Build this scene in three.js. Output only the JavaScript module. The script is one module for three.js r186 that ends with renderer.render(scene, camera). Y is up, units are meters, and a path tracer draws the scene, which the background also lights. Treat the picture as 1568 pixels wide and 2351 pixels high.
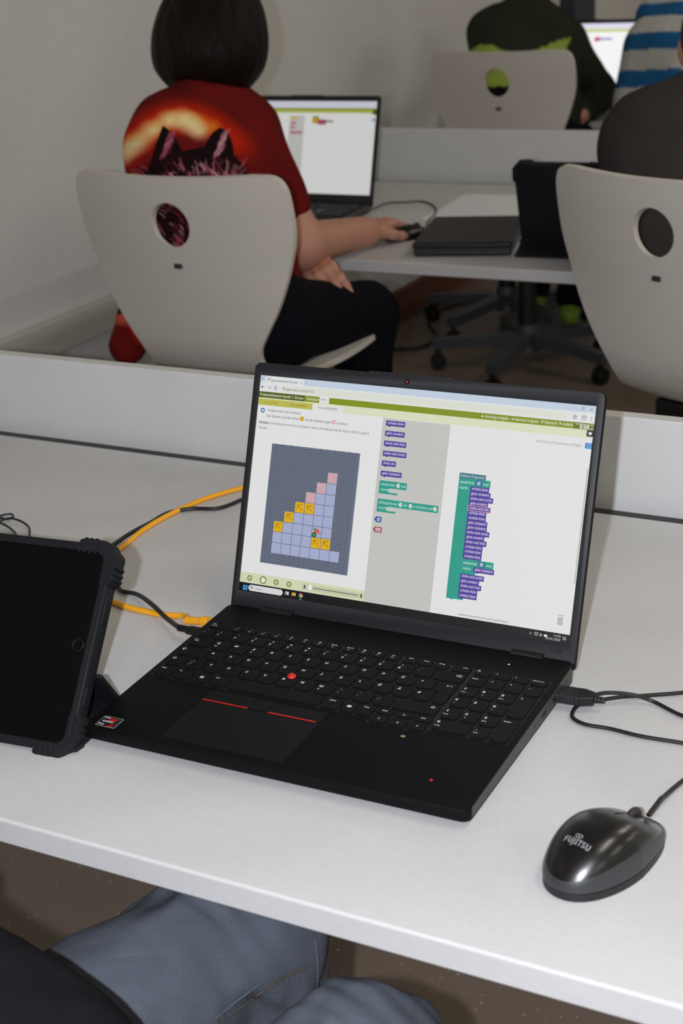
import * as THREE from 'three';
import { RoundedBoxGeometry } from 'three/addons/geometries/RoundedBoxGeometry.js';
import { mergeGeometries, toCreasedNormals } from 'three/addons/utils/BufferGeometryUtils.js';
import { ImprovedNoise } from 'three/addons/math/ImprovedNoise.js';
import { TextGeometry } from 'three/addons/geometries/TextGeometry.js';
import { FontLoader } from 'three/addons/loaders/FontLoader.js';
import { RectAreaLightUniformsLib } from 'three/addons/lights/RectAreaLightUniformsLib.js';
import { Brush, Evaluator, SUBTRACTION } from 'three-bvh-csg';

// ---------------------------------------------------------------- camera, lights, exposure
const scene = new THREE.Scene();
scene.background = new THREE.Color(0x000000);
const renderer = new THREE.WebGLRenderer();
renderer.toneMapping = THREE.LinearToneMapping;
renderer.toneMappingExposure = 1.0;
renderer.shadowMap.enabled = true;
const V = (x, y, z) => new THREE.Vector3(x, y, z);
const EYE = V(0.76363, 1.40282, 1.15221), RIGHT = V(0.8852462, -0.05776938, -0.46152124),
  DOWN = V(0.12515703, -0.92607353, 0.35598249), AHEAD = V(-0.44796749, -0.37289477, -0.81257283), FPX = 3468.05;
const camera = new THREE.PerspectiveCamera(37.448, 1568 / 2351, 0.05, 40);
camera.position.copy(EYE);
camera.quaternion.setFromRotationMatrix(new THREE.Matrix4().makeBasis(RIGHT, DOWN.clone().negate(), AHEAD.clone().negate()));
camera.focus = 1.45;
camera.userData.fStop = 9;
scene.add(camera);
// a pixel of the photograph at a chosen distance along the lens axis
const at = (x, y, t) => EYE.clone().addScaledVector(AHEAD, t).addScaledVector(RIGHT, (x - 784) / FPX * t).addScaledVector(DOWN, (y - 1175.5) / FPX * t);
RectAreaLightUniformsLib.init();
// the flash of the hand-held camera: 7.6 cm to the side of the lens
const flash = new THREE.SpotLight(new THREE.Color(0.86, 0.90, 1.0), 5.9, 0, 0.95, 0.4, 2);
flash.position.copy(EYE).addScaledVector(RIGHT, -0.076);
flash.target.position.copy(flash.position).add(AHEAD);
flash.castShadow = true; flash.shadow.radius = 0.5; flash.shadow.mapSize.set(2048, 2048);
scene.add(flash, flash.target);
const LAMP_COLOR = new THREE.Color(1.0, 0.95, 0.83), LAMP_POWER = 10.2;

// ---------------------------------------------------------------- helpers
let seed = 7;
const rnd = () => { seed = (seed * 1664525 + 1013904223) >>> 0; return seed / 4294967296; };
const noise = new ImprovedNoise();
const lerp = (a, b, t) => a + (b - a) * t;
const names = {};
function uniq(n) { const k = names[n] = (names[n] ?? -1) + 1; return k ? n + '_' + String(k).padStart(3, '0') : n; }
function mesh(name, geo, mat, parent) {
  const m = new THREE.Mesh(geo, mat); m.name = name; m.castShadow = m.receiveShadow = true;
  if (parent) parent.add(m);
  return m;
}
function tag(o, label, category, group) { o.name = uniq(o.name); o.userData.label = label; o.userData.category = category; if (group) o.userData.group = group; scene.add(o); return o; }
function thing(name, label, category, pos = [0, 0, 0], turn = 0, group) {
  const g = new THREE.Group(); g.name = name; g.position.set(...pos); g.rotation.y = turn; return tag(g, label, category, group);
}
function struct(name, geo, mat, parent) { const m = mesh(name, geo, mat); m.userData.kind = 'structure'; (parent ?? scene).add(m); return m; }
const move = (g, x, y, z) => { g.translate(x, y, z); return g; };
const rbox = (w, h, d, r = 0.003, s = 2) => new RoundedBoxGeometry(w, h, d, s, Math.min(r, w / 2.01, h / 2.01, d / 2.01));
const box = (x0, x1, y0, y1, z0, z1, r = 0) => {
  const w = x1 - x0, h = y1 - y0, d = z1 - z0, g = r ? rbox(w, h, d, r) : new THREE.BoxGeometry(w, h, d);
  return move(g, (x0 + x1) / 2, (y0 + y1) / 2, (z0 + z1) / 2);
};
const cyl = (r0, r1, h, n = 24) => new THREE.CylinderGeometry(r0, r1, h, n);
const tube = (pts, r, n = 80, m = 10) => new THREE.TubeGeometry(new THREE.CatmullRomCurve3(pts, false, 'centripetal'), n, r, m, false);
const merge = (list) => mergeGeometries(list.map((g) => { const q = g.index ? g.toNonIndexed() : g; for (const k of Object.keys(q.attributes)) if (!['position', 'normal', 'uv'].includes(k)) q.deleteAttribute(k); return q; }));
function meterUV(g, s = 1) {
  const p = g.attributes.position, n = g.attributes.normal, uv = new Float32Array(p.count * 2);
  for (let i = 0; i < p.count; i++) {
    const ax = Math.abs(n.getX(i)), ay = Math.abs(n.getY(i)), az = Math.abs(n.getZ(i));
    const [u, v] = ay >= ax && ay >= az ? [p.getX(i), p.getZ(i)] : ax >= az ? [p.getZ(i), p.getY(i)] : [p.getX(i), p.getY(i)];
    uv[2 * i] = u * s; uv[2 * i + 1] = v * s;
  }
  g.setAttribute('uv', new THREE.BufferAttribute(uv, 2)); return g;
}
function roundRect(x0, y0, x1, y1, r) {
  const s = new THREE.Shape(); const R = Array.isArray(r) ? r : [r, r, r, r];   // bl, br, tr, tl
  s.moveTo(x0 + R[0], y0); s.lineTo(x1 - R[1], y0); s.absarc(x1 - R[1], y0 + R[1], R[1], -Math.PI / 2, 0);
  s.lineTo(x1, y1 - R[2]); s.absarc(x1 - R[2], y1 - R[2], R[2], 0, Math.PI / 2);
  s.lineTo(x0 + R[3], y1); s.absarc(x0 + R[3], y1 - R[3], R[3], Math.PI / 2, Math.PI);
  s.lineTo(x0, y0 + R[0]); s.absarc(x0 + R[0], y0 + R[0], R[0], Math.PI, Math.PI * 1.5); return s;
}
const extr = (shape, depth, bevel = 0, seg = 6) => new THREE.ExtrudeGeometry(shape, { depth, bevelEnabled: bevel > 0, bevelSize: bevel, bevelThickness: bevel, bevelSegments: 2, curveSegments: seg });
function canvas(w, h, draw, srgb = true) {
  const c = document.createElement('canvas'); c.width = w; c.height = h; draw(c.getContext('2d'), w, h);
  const t = new THREE.CanvasTexture(c); if (srgb) t.colorSpace = THREE.SRGBColorSpace; t.wrapS = t.wrapT = THREE.RepeatWrapping; t.magFilter = THREE.LinearFilter; return t;
}
// grey value noise as a tileable data texture
function noiseTex(n, f, srgb = false) {
  const d = new Uint8Array(n * n * 4);
  for (let j = 0; j < n; j++) for (let i = 0; i < n; i++) { const v = Math.max(0, Math.min(255, f(i / n, j / n))); d.set([v, v, v, 255], 4 * (j * n + i)); }
  const t = new THREE.DataTexture(d, n, n); t.magFilter = t.minFilter = THREE.LinearFilter; t.wrapS = t.wrapT = THREE.RepeatWrapping; if (srgb) t.colorSpace = THREE.SRGBColorSpace; t.needsUpdate = true; return t;
}
const std = (color, roughness = 0.6, o = {}) => new THREE.MeshStandardMaterial({ color, roughness, ...o });
const phy = (color, roughness = 0.6, o = {}) => new THREE.MeshPhysicalMaterial({ color, roughness, ...o });
const rep = (t, x, y = x) => { const c = t.clone(); c.repeat.set(x, y); c.needsUpdate = true; return c; };

// smooth unions of tapered capsules and ellipsoids, meshed by surface nets
const cap = (a, b, ra, rb = ra) => ({ a, d: b.clone().sub(a), ra, rb });
const ell = (c, r, q) => ({ c, r: V(...r), q: q?.clone().invert() });
const tp = V(0, 0, 0);
function sdf(prims, k = 0.02, wobble) {
  for (const p of prims) if (p.d) p.dd = Math.max(p.d.lengthSq(), 1e-9);
  return (x, y, z) => {
    let d = 1e3;
    for (const p of prims) {
      let v;
      if (p.c) {
        tp.set(x - p.c.x, y - p.c.y, z - p.c.z); if (p.q) tp.applyQuaternion(p.q);
        const k0 = Math.hypot(tp.x / p.r.x, tp.y / p.r.y, tp.z / p.r.z), k1 = Math.hypot(tp.x / p.r.x ** 2, tp.y / p.r.y ** 2, tp.z / p.r.z ** 2);
        v = k1 < 1e-9 ? -Math.min(p.r.x, p.r.y, p.r.z) : k0 * (k0 - 1) / k1;
      } else {
        const ax = x - p.a.x, ay = y - p.a.y, az = z - p.a.z, t = Math.max(0, Math.min(1, (ax * p.d.x + ay * p.d.y + az * p.d.z) / p.dd));
        v = Math.hypot(ax - p.d.x * t, ay - p.d.y * t, az - p.d.z * t) - (p.ra + (p.rb - p.ra) * t);
      }
      const h = Math.max(k - Math.abs(d - v), 0) / k; d = Math.min(d, v) - h * h * k * 0.25;
    }
    return wobble ? d + wobble(x, y, z) : d;
  };
}
function bounds(prims, pad) {
  const lo = V(1e3, 1e3, 1e3), hi = V(-1e3, -1e3, -1e3);
  const add = (c, r) => { lo.min(V(c.x - r, c.y - r, c.z - r)); hi.max(V(c.x + r, c.y + r, c.z + r)); };
  for (const p of prims) if (p.c) add(p.c, Math.max(p.r.x, p.r.y, p.r.z)); else { add(p.a, p.ra); add(p.a.clone().add(p.d), p.rb); }
  return [lo.subScalar(pad), hi.addScalar(pad)];
}
function net(f, [lo, hi], cell, paint, uvOf) {
  const nx = Math.ceil((hi.x - lo.x) / cell) + 1, ny = Math.ceil((hi.y - lo.y) / cell) + 1, nz = Math.ceil((hi.z - lo.z) / cell) + 1;
  const val = new Float32Array(nx * ny * nz), id = new Int32Array(nx * ny * nz).fill(-1), I = (i, j, k) => i + nx * (j + ny * k);
  for (let k = 0; k < nz; k++) for (let j = 0; j < ny; j++) for (let i = 0; i < nx; i++) val[I(i, j, k)] = f(lo.x + i * cell, lo.y + j * cell, lo.z + k * cell);
  const pos = [], idx = [], cv = new Float32Array(8);
  for (let k = 0; k < nz - 1; k++) for (let j = 0; j < ny - 1; j++) for (let i = 0; i < nx - 1; i++) {
    let m = 0;
    for (let c = 0; c < 8; c++) { cv[c] = val[I(i + (c & 1), j + (c >> 1 & 1), k + (c >> 2))]; if (cv[c] < 0) m |= 1 << c; }
    if (m === 0 || m === 255) continue;
    let x = 0, y = 0, z = 0, n = 0;
    for (let c = 0; c < 8; c++) for (const b of [1, 2, 4]) if (!(c & b)) {
      const e = c | b; if ((cv[c] < 0) === (cv[e] < 0)) continue;
      const t = cv[c] / (cv[c] - cv[e]); x += (c & 1) + (b === 1 ? t : 0); y += (c >> 1 & 1) + (b === 2 ? t : 0); z += (c >> 2) + (b === 4 ? t : 0); n++;
    }
    id[I(i, j, k)] = pos.length / 3; pos.push(lo.x + (i + x / n) * cell, lo.y + (j + y / n) * cell, lo.z + (k + z / n) * cell);
  }
  const quad = (a, b, c, d, flip) => { if (a < 0 || b < 0 || c < 0 || d < 0) return; flip ? idx.push(a, c, b, a, d, c) : idx.push(a, b, c, a, c, d); };
  for (let k = 1; k < nz - 1; k++) for (let j = 1; j < ny - 1; j++) for (let i = 1; i < nx - 1; i++) {
    const s = val[I(i, j, k)] < 0;
    if (s !== (val[I(i + 1, j, k)] < 0)) quad(id[I(i, j - 1, k - 1)], id[I(i, j, k - 1)], id[I(i, j, k)], id[I(i, j - 1, k)], !s);
    if (s !== (val[I(i, j + 1, k)] < 0)) quad(id[I(i - 1, j, k - 1)], id[I(i - 1, j, k)], id[I(i, j, k)], id[I(i, j, k - 1)], !s);
    if (s !== (val[I(i, j, k + 1)] < 0)) quad(id[I(i - 1, j - 1, k)], id[I(i, j - 1, k)], id[I(i, j, k)], id[I(i - 1, j, k)], !s);
  }
  const N = pos.length / 3, nor = new Float32Array(N * 3), uv = new Float32Array(N * 2), col = paint ? new Float32Array(N * 3) : null, e = cell * 0.5, n = V(0, 0, 0);
  for (let q = 0; q < N; q++) {
    const x = pos[3 * q], y = pos[3 * q + 1], z = pos[3 * q + 2];
    n.set(f(x + e, y, z) - f(x - e, y, z), f(x, y + e, z) - f(x, y - e, z), f(x, y, z + e) - f(x, y, z - e)).normalize();
    nor.set([n.x, n.y, n.z], 3 * q); const w = uvOf ? uvOf(x, y, z, n) : [x + z * 0.7, y + z * 0.3]; uv.set(w, 2 * q); if (col) col.set(paint(x, y, z, n), 3 * q);
  }
  const g = new THREE.BufferGeometry();
  g.setAttribute('position', new THREE.Float32BufferAttribute(pos, 3)); g.setAttribute('normal', new THREE.BufferAttribute(nor, 3)); g.setAttribute('uv', new THREE.BufferAttribute(uv, 2));
  if (col) g.setAttribute('color', new THREE.BufferAttribute(col, 3));
  g.setIndex(idx); return g;
}
const blob = (prims, k, cell, o = {}) => net(sdf(prims, k, o.wobble), bounds(prims, cell * 2 + (o.pad ?? 0.01)), cell, o.paint, o.uv);

// ---------------------------------------------------------------- materials
const fineNoise = noiseTex(256, () => 120 + rnd() * 30);
const softTone = noiseTex(256, (u, v) => { const T = Math.PI * 2, n = noise.noise(Math.cos(u * T) * 1.3 + 4, Math.sin(u * T) * 1.3 + Math.cos(v * T) * 1.3, Math.sin(v * T) * 1.3); return 243 + n * 6 + rnd() * 5; }, true);
const M = {};
M.desk = std(0xcfcecd, 0.5, { map: rep(softTone, 1.3), bumpMap: rep(fineNoise, 9), bumpScale: 0.00003 });
M.deskEdge = std(0xe0e0e2, 0.42);
M.panel = std(0xdbdbda, 0.5, { map: rep(softTone, 1.3) });
M.strip = std(0x2a2c2f, 0.55);
M.wall = std(0xeeecea, 0.92, { map: rep(softTone, 0.35), bumpMap: rep(fineNoise, 6), bumpScale: 0.0003 });
M.ceiling = std(0xe4e2dd, 0.95);
M.trunking = std(0xd6d2c6, 0.5);
M.baseboard = std(0x8a5233, 0.6, { map: canvas(256, 64, (c) => { c.fillStyle = '#d8d0c8'; c.fillRect(0, 0, 256, 64); for (let i = 0; i < 60; i++) { c.strokeStyle = `rgba(90,50,25,${rnd() * 0.25})`; c.beginPath(); const y = rnd() * 64; c.moveTo(0, y); c.bezierCurveTo(80, y + rnd() * 6 - 3, 170, y + rnd() * 6 - 3, 256, y); c.stroke(); } }) });
M.floor = std(0xffffff, 0.5, { map: canvas(2048, 2048, (c, w, h) => {
  c.fillStyle = '#7c6e62'; c.fillRect(0, 0, w, h);
  for (let i = 0; i < 26000; i++) { const g = rnd(); c.fillStyle = g < 0.5 ? `rgba(50,42,36,${rnd() * 0.35})` : `rgba(126,112,98,${rnd() * 0.28})`; c.fillRect(rnd() * w, rnd() * h, 1 + rnd() * 3, 1 + rnd() * 3); }
  for (let i = 0; i < 2600; i++) {
    const x = rnd() * w, y = rnd() * h, s = 1.6 + rnd() * rnd() * 5.5; c.fillStyle = ['#a39783', '#c9bfae', '#8d8072', '#7d5f45', '#b8a68e', '#3c352f', '#d8d0c2'][Math.floor(rnd() * 7)];
    c.globalAlpha = 0.55 + rnd() * 0.45; c.beginPath(); const a = rnd() * 7; for (let k = 0; k < 5; k++) c.lineTo(x + Math.cos(a + k * 1.26) * s * (0.6 + rnd() * 0.6), y + Math.sin(a + k * 1.26) * s * (0.5 + rnd() * 0.5)); c.fill(); c.globalAlpha = 1;
  }
}) });
M.shell = std(0xd9d2c9, 0.55, { map: rep(noiseTex(256, (u, v) => 244 + 2 * noise.noise(u * 3, v * 40, 2) + rnd() * 5, true), 3, 3) });
M.shellEdge = M.shell;
M.chairMetal = std(0x4d545a, 0.42, { metalness: 0.35 });
M.blackPlastic = std(0x0b0b0c, 0.5);
M.laptop = phy(0x09090a, 0.6, { specularIntensity: 0.28, bumpMap: rep(fineNoise, 24), bumpScale: 0.00002 });
M.lidFrame = std(0x1a1b1f, 0.55, { bumpMap: rep(fineNoise, 30), bumpScale: 0.00002 });
M.laptopSide = std(0x3c3c3d, 0.5);
M.red = std(0xc81f1a, 0.5);
M.cable = std(0x141319, 0.42);
M.yellow = std(0xf2a81a, 0.42);
M.rubber = phy(0x15161a, 0.62, { specularIntensity: 0.5, bumpMap: rep(fineNoise, 20), bumpScale: 0.00004 });
M.glassBlack = phy(0x050506, 0.35, { specularIntensity: 0.45 });
M.skin = phy(0xc08a74, 0.55, { sheen: 0.1 });
M.paper = std(0xe6e6ea, 0.8);
const weave = noiseTex(128, (u, v) => 128 + 40 * Math.sin(u * 128 * 1.2) * Math.sin(v * 128 * 1.2) + rnd() * 50);
const cloth = (c, o = {}) => phy(c, 0.95, { specularIntensity: 0.25, bumpMap: rep(weave, 7), bumpScale: 0.0002, ...o });

// ---------------------------------------------------------------- the room
const RX0 = -1.58, RX1 = 4.8, RZ0 = -7.2, RZ1 = 3.6, RH = 3.0, WT = 0.2;
struct('floor', meterUV(box(RX0 - WT, RX1 + WT, -0.2, 0, RZ0 - WT, RZ1 + WT), 1), M.floor);
struct('ceiling', box(RX0 - WT, RX1 + WT, RH, RH + 0.2, RZ0 - WT, RZ1 + WT), M.ceiling);
struct('wall_left', meterUV(box(RX0 - WT, RX0, 0, RH, RZ0 - WT, RZ1 + WT)), M.wall);
struct('wall_right', meterUV(box(RX1, RX1 + WT, 0, RH, RZ0 - WT, RZ1 + WT)), M.wall);
struct('wall_back', meterUV(box(RX0, RX1, 0, RH, RZ0 - WT, RZ0)), M.wall);
struct('wall_front', meterUV(box(RX0, RX1, 0, RH, RZ1, RZ1 + WT)), M.wall);
struct('baseboard_left', meterUV(box(RX0, RX0 + 0.025, 0, 0.115, RZ0, RZ1, 0.004), 2), M.baseboard);
struct('trim_1', box(RX0, RX0 + 0.03, 0.422, 0.507, -2.6, 1.2, 0.006), M.trunking);                 // cable duct along the wall
struct('trim_2', box(RX0, RX0 + 0.07, 0.115, 2.4, -5.58, -5.31, 0.006), std(0x2b3242, 0.5));         // dark blue post on the wall
// ceiling lamps: long warm panels
{
  let n = 0;
  for (const lx of [1.3, 3.7]) for (const lz of [-5.2, -2.6, 0.0, 2.4]) {
    const l = thing('ceiling_lamp', `long white ceiling lamp ${['beyond the last desk', 'over the middle desks', 'over the front desk', 'behind the front desk'][n % 4]}, ${lx < 2 ? 'nearer the bare wall' : 'farther from the bare wall'}`, 'lamp', [lx, RH, lz], 0, 'ceiling lamps');
    mesh('housing', box(-0.16, 0.16, -0.06, 0, -0.65, 0.65, 0.01), M.deskEdge, l);
    mesh('diffuser', box(-0.14, 0.14, -0.064, -0.058, -0.63, 0.63, 0.002), std(0xffffff, 0.6, { emissive: LAMP_COLOR, emissiveIntensity: 1.2 }), l);
    const a = new THREE.RectAreaLight(LAMP_COLOR, LAMP_POWER, 0.28, 1.26); a.position.set(lx, RH - 0.07, lz); a.rotation.x = -Math.PI / 2; a.name = 'lamp_glow'; scene.add(a); n++;
  }
}

// ---------------------------------------------------------------- desks
function makeDesk(label, x0, x1, zf, zb, zp, top, lab) {
  const d = thing('school_desk', label, 'desk', [(x0 + x1) / 2, 0, (zf + zb) / 2]); const w = (x1 - x0) / 2, cz = (zf + zb) / 2;
  mesh('tabletop', meterUV(box(-w, w, 0.716, 0.74, zb - cz, zf - cz, 0.0028)), M.desk, d);
  mesh('cable_strip', box(-w, w, 0.70, 0.737, zp - cz, zb - cz - 0.0005, 0.001), M.strip, d);
  mesh('back_panel', meterUV(box(-w, w, 0.64, top, zp - 0.02 - cz, zp - 0.0005 - cz, 0.002)), M.panel, d);
  for (const s of [-1, 1]) {
    const l = mesh('leg', merge([box(-0.03, 0.03, 0.03, 0.70, -0.03, 0.03, 0.005), box(-0.03, 0.03, 0, 0.035, -0.30, 0.33, 0.006), box(-0.025, 0.025, 0.68, 0.716, -0.33, 0.33, 0.004)]), M.chairMetal, d); l.position.set(s * (w - 0.12), 0, -0.05);
  }
  mesh('crossbar', box(-w + 0.15, w - 0.15, 0.66, 0.70, -0.09, -0.06, 0.003), M.chairMetal, d);
  return d;
}
makeDesk('white school desk carrying the open laptop and the corded mouse', -1.25, 0.8, 0.383, -0.390, -0.410, 0.851);
makeDesk('white school desk with a closed tablet and the child’s hand on it', -1.25, 0.8, -1.502, -2.338, -2.358, 0.868);
makeDesk('white school desk in front of the child in the olive hoodie', -1.25, 0.8, -3.39, -4.22, -4.24, 0.868);

// ---------------------------------------------------------------- chairs
const csg = new Evaluator(); csg.attributes = ['position', 'normal', 'uv'];
const SEAT_Y = 0.595;
const chairShell = (() => {
  // profile from the top of the back (s = 0) down, round the bend and forward to the seat's front edge: [y, z, half width]
  const P = [[0.990, 0.225, 0.165], [0.9865, 0.2245, 0.190], [0.977, 0.223, 0.208], [0.962, 0.221, 0.2155], [0.945, 0.2185, 0.218], [0.91, 0.212, 0.219], [0.87, 0.205, 0.216], [0.83, 0.198, 0.205], [0.79, 0.191, 0.191], [0.75, 0.184, 0.173], [0.71, 0.177, 0.150], [0.675, 0.168, 0.130], [0.645, 0.152, 0.122], [0.618, 0.125, 0.125], [0.602, 0.09, 0.138], [0.596, 0.04, 0.158], [0.594, -0.03, 0.176], [0.597, -0.11, 0.185], [0.603, -0.18, 0.186], [0.606, -0.225, 0.176], [0.604, -0.25, 0.158], [0.598, -0.266, 0.13]];
  const c3 = new THREE.CatmullRomCurve3(P.map((p) => V(p[2], p[0], p[1])), false, 'centripetal');
  const NV = 110, NU = 28, th = 0.012, rows = [];
  for (let v = 0; v <= NV; v++) { const p = c3.getPoint(v / NV), q = c3.getTangent(v / NV); const t = V(0, q.y, q.z).normalize(); rows.push({ w: p.x, y: p.y, z: p.z, n: V(0, -t.z, t.y) }); }   // n points to the sitter's side
  const pos = [], idx = [], grid = (off) => rows.map((r) => { const a = []; for (let u = 0; u <= NU; u++) { const s = u / NU * 2 - 1, back = Math.max(0, Math.min(1, (r.y - 0.62) / 0.2)); const bow = (back * 0.035 + (1 - back) * 0.018) * s * s * (r.w / 0.2) ** 2; a.push(pos.length / 3); pos.push(s * r.w, r.y + r.n.y * (off + bow), r.z + r.n.z * (off + bow)); } return a; });
  const A = grid(th / 2), B = grid(-th / 2);
  const quad = (a, b, c, d) => idx.push(a, b, c, a, c, d);
  for (let v = 0; v < NV; v++) for (let u = 0; u < NU; u++) { quad(A[v][u], A[v][u + 1], A[v + 1][u + 1], A[v + 1][u]); quad(B[v][u], B[v + 1][u], B[v + 1][u + 1], B[v][u + 1]); }
  for (let v = 0; v < NV; v++) { quad(A[v][0], A[v + 1][0], B[v + 1][0], B[v][0]); quad(A[v][NU], B[v][NU], B[v + 1][NU], A[v + 1][NU]); }
  for (let u = 0; u < NU; u++) { quad(A[0][u], B[0][u], B[0][u + 1], A[0][u + 1]); quad(A[NV][u], A[NV][u + 1], B[NV][u + 1], B[NV][u]); }
  let g = new THREE.BufferGeometry(); g.setAttribute('position', new THREE.Float32BufferAttribute(pos, 3)); g.setIndex(idx); g.computeVertexNormals();
  g.computeBoundingBox();
  // does the winding face outwards?
  const uvs = new Float32Array(pos.length / 3 * 2); for (let i = 0; i < pos.length / 3; i++) { uvs[2 * i] = pos[3 * i] * 2; uvs[2 * i + 1] = (pos[3 * i + 1] - pos[3 * i + 2]) * 2; } g.setAttribute('uv', new THREE.BufferAttribute(uvs, 2));
  let vol = 0; const a = V(0, 0, 0), b = V(0, 0, 0), c = V(0, 0, 0);
  for (let i = 0; i < idx.length; i += 3) { a.fromArray(pos, idx[i] * 3); b.fromArray(pos, idx[i + 1] * 3); c.fromArray(pos, idx[i + 2] * 3); vol += a.dot(b.cross(c)); }
  if (vol < 0) { for (let i = 0; i < idx.length; i += 3) [idx[i + 1], idx[i + 2]] = [idx[i + 2], idx[i + 1]]; g.setIndex(idx); g.computeVertexNormals(); }
  g = toCreasedNormals(g, 0.7);
  const s = new Brush(g), h = new Brush(new THREE.CylinderGeometry(0.038, 0.038, 0.12, 40)); h.rotation.x = Math.PI / 2 - 0.17; h.position.set(0, 0.905, 0.21); h.updateMatrixWorld(); s.updateMatrixWorld();
  const r = csg.evaluate(s, h, SUBTRACTION).geometry; r.clearGroups(); return r;
})();
const starArm = merge([move(new THREE.BoxGeometry(0.045, 0.03, 0.27), 0, 0, 0)]);
function makeChair(label, x, z, turn, spin, low = 0) {
  const c = thing('swivel_chair', label, 'chair', [x, 0, z], turn, 'swivel chairs with one-piece shells');
  mesh('shell', chairShell, M.shell, c).position.y = -low;
  mesh('screw_cap', move(rbox(0.017, 0.009, 0.006, 0.003), 0, 0.832, 0.2055), M.strip, c).position.y = -low;
  mesh('seat_plate', box(-0.09, 0.09, SEAT_Y - 0.045, SEAT_Y - 0.008, -0.1, 0.08, 0.006), M.blackPlastic, c).position.y = -low;
  mesh('column', merge([move(cyl(0.014, 0.014, 0.2 - low * 0.9), 0, 0.47 - low / 2, 0), move(cyl(0.026, 0.03, 0.3), 0, 0.25, 0)]), M.blackPlastic, c);
  const hub = mesh('star_base', merge([move(cyl(0.034, 0.042, 0.085, 20), 0, 0.105, 0), ...[0, 1, 2, 3, 4].map((k) => { const g = new THREE.BoxGeometry(0.046, 0.032, 0.27, 1, 1, 4); const p = g.attributes.position; for (let i = 0; i < p.count; i++) { const t = p.getZ(i) / 0.27 + 0.5; p.setX(i, p.getX(i) * lerp(1.15, 0.72, t)); p.setY(i, p.getY(i) - t * 0.022); } g.computeVertexNormals(); g.translate(0, 0.105, 0.165); g.rotateY(spin + k * Math.PI * 0.4); return g; })]), M.chairMetal, c);
  for (let k = 0; k < 5; k++) {
    const a = spin + k * Math.PI * 0.4, q = mesh('caster', merge([move(cyl(0.025, 0.025, 0.014, 16).rotateZ(Math.PI / 2), 0.011, 0.025, 0), move(cyl(0.025, 0.025, 0.014, 16).rotateZ(Math.PI / 2), -0.011, 0.025, 0), box(-0.006, 0.006, 0.02, 0.075, -0.01, 0.01)]), M.blackPlastic, c);
    q.position.set(Math.sin(a) * 0.285, 0, Math.cos(a) * 0.285); q.rotation.y = a * 2.3;
  }
  return c;
}
makeChair('light grey swivel chair under the child in the red shirt', -0.727, -1.222, 0.0, 0.3);
makeChair('light grey swivel chair under the person in the dark grey shirt', 0.165, -1.315, -0.34, 0.9);
makeChair('light grey swivel chair under the child in the olive hoodie', -0.922, -3.19, 0.0, 0.62 + Math.PI * 0.2);
makeChair('empty lowered swivel chair pushed under the desk with the far laptop', -1.17, -3.64, 0.4, 0.55, 0.22);

// ---------------------------------------------------------------- laptops
const SW = 0.3447, SH = 0.2154, LW = 0.3588, LD = 0.2604, HY = 0.0223, FY = 0.0178, HZ = 0.0083, TILT = 0.36508, LIDH = 0.2411, SB = 0.0134;
const deckY = (z) => HY - (HY - FY) * z / LD;
const font = await new FontLoader().loadAsync('fonts/droid/droid_sans_bold.typeface.json');
function txt(s, size, depth = 0.0003) { return new TextGeometry(s, { font, size, depth, curveSegments: 3, bevelEnabled: false }); }

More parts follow.
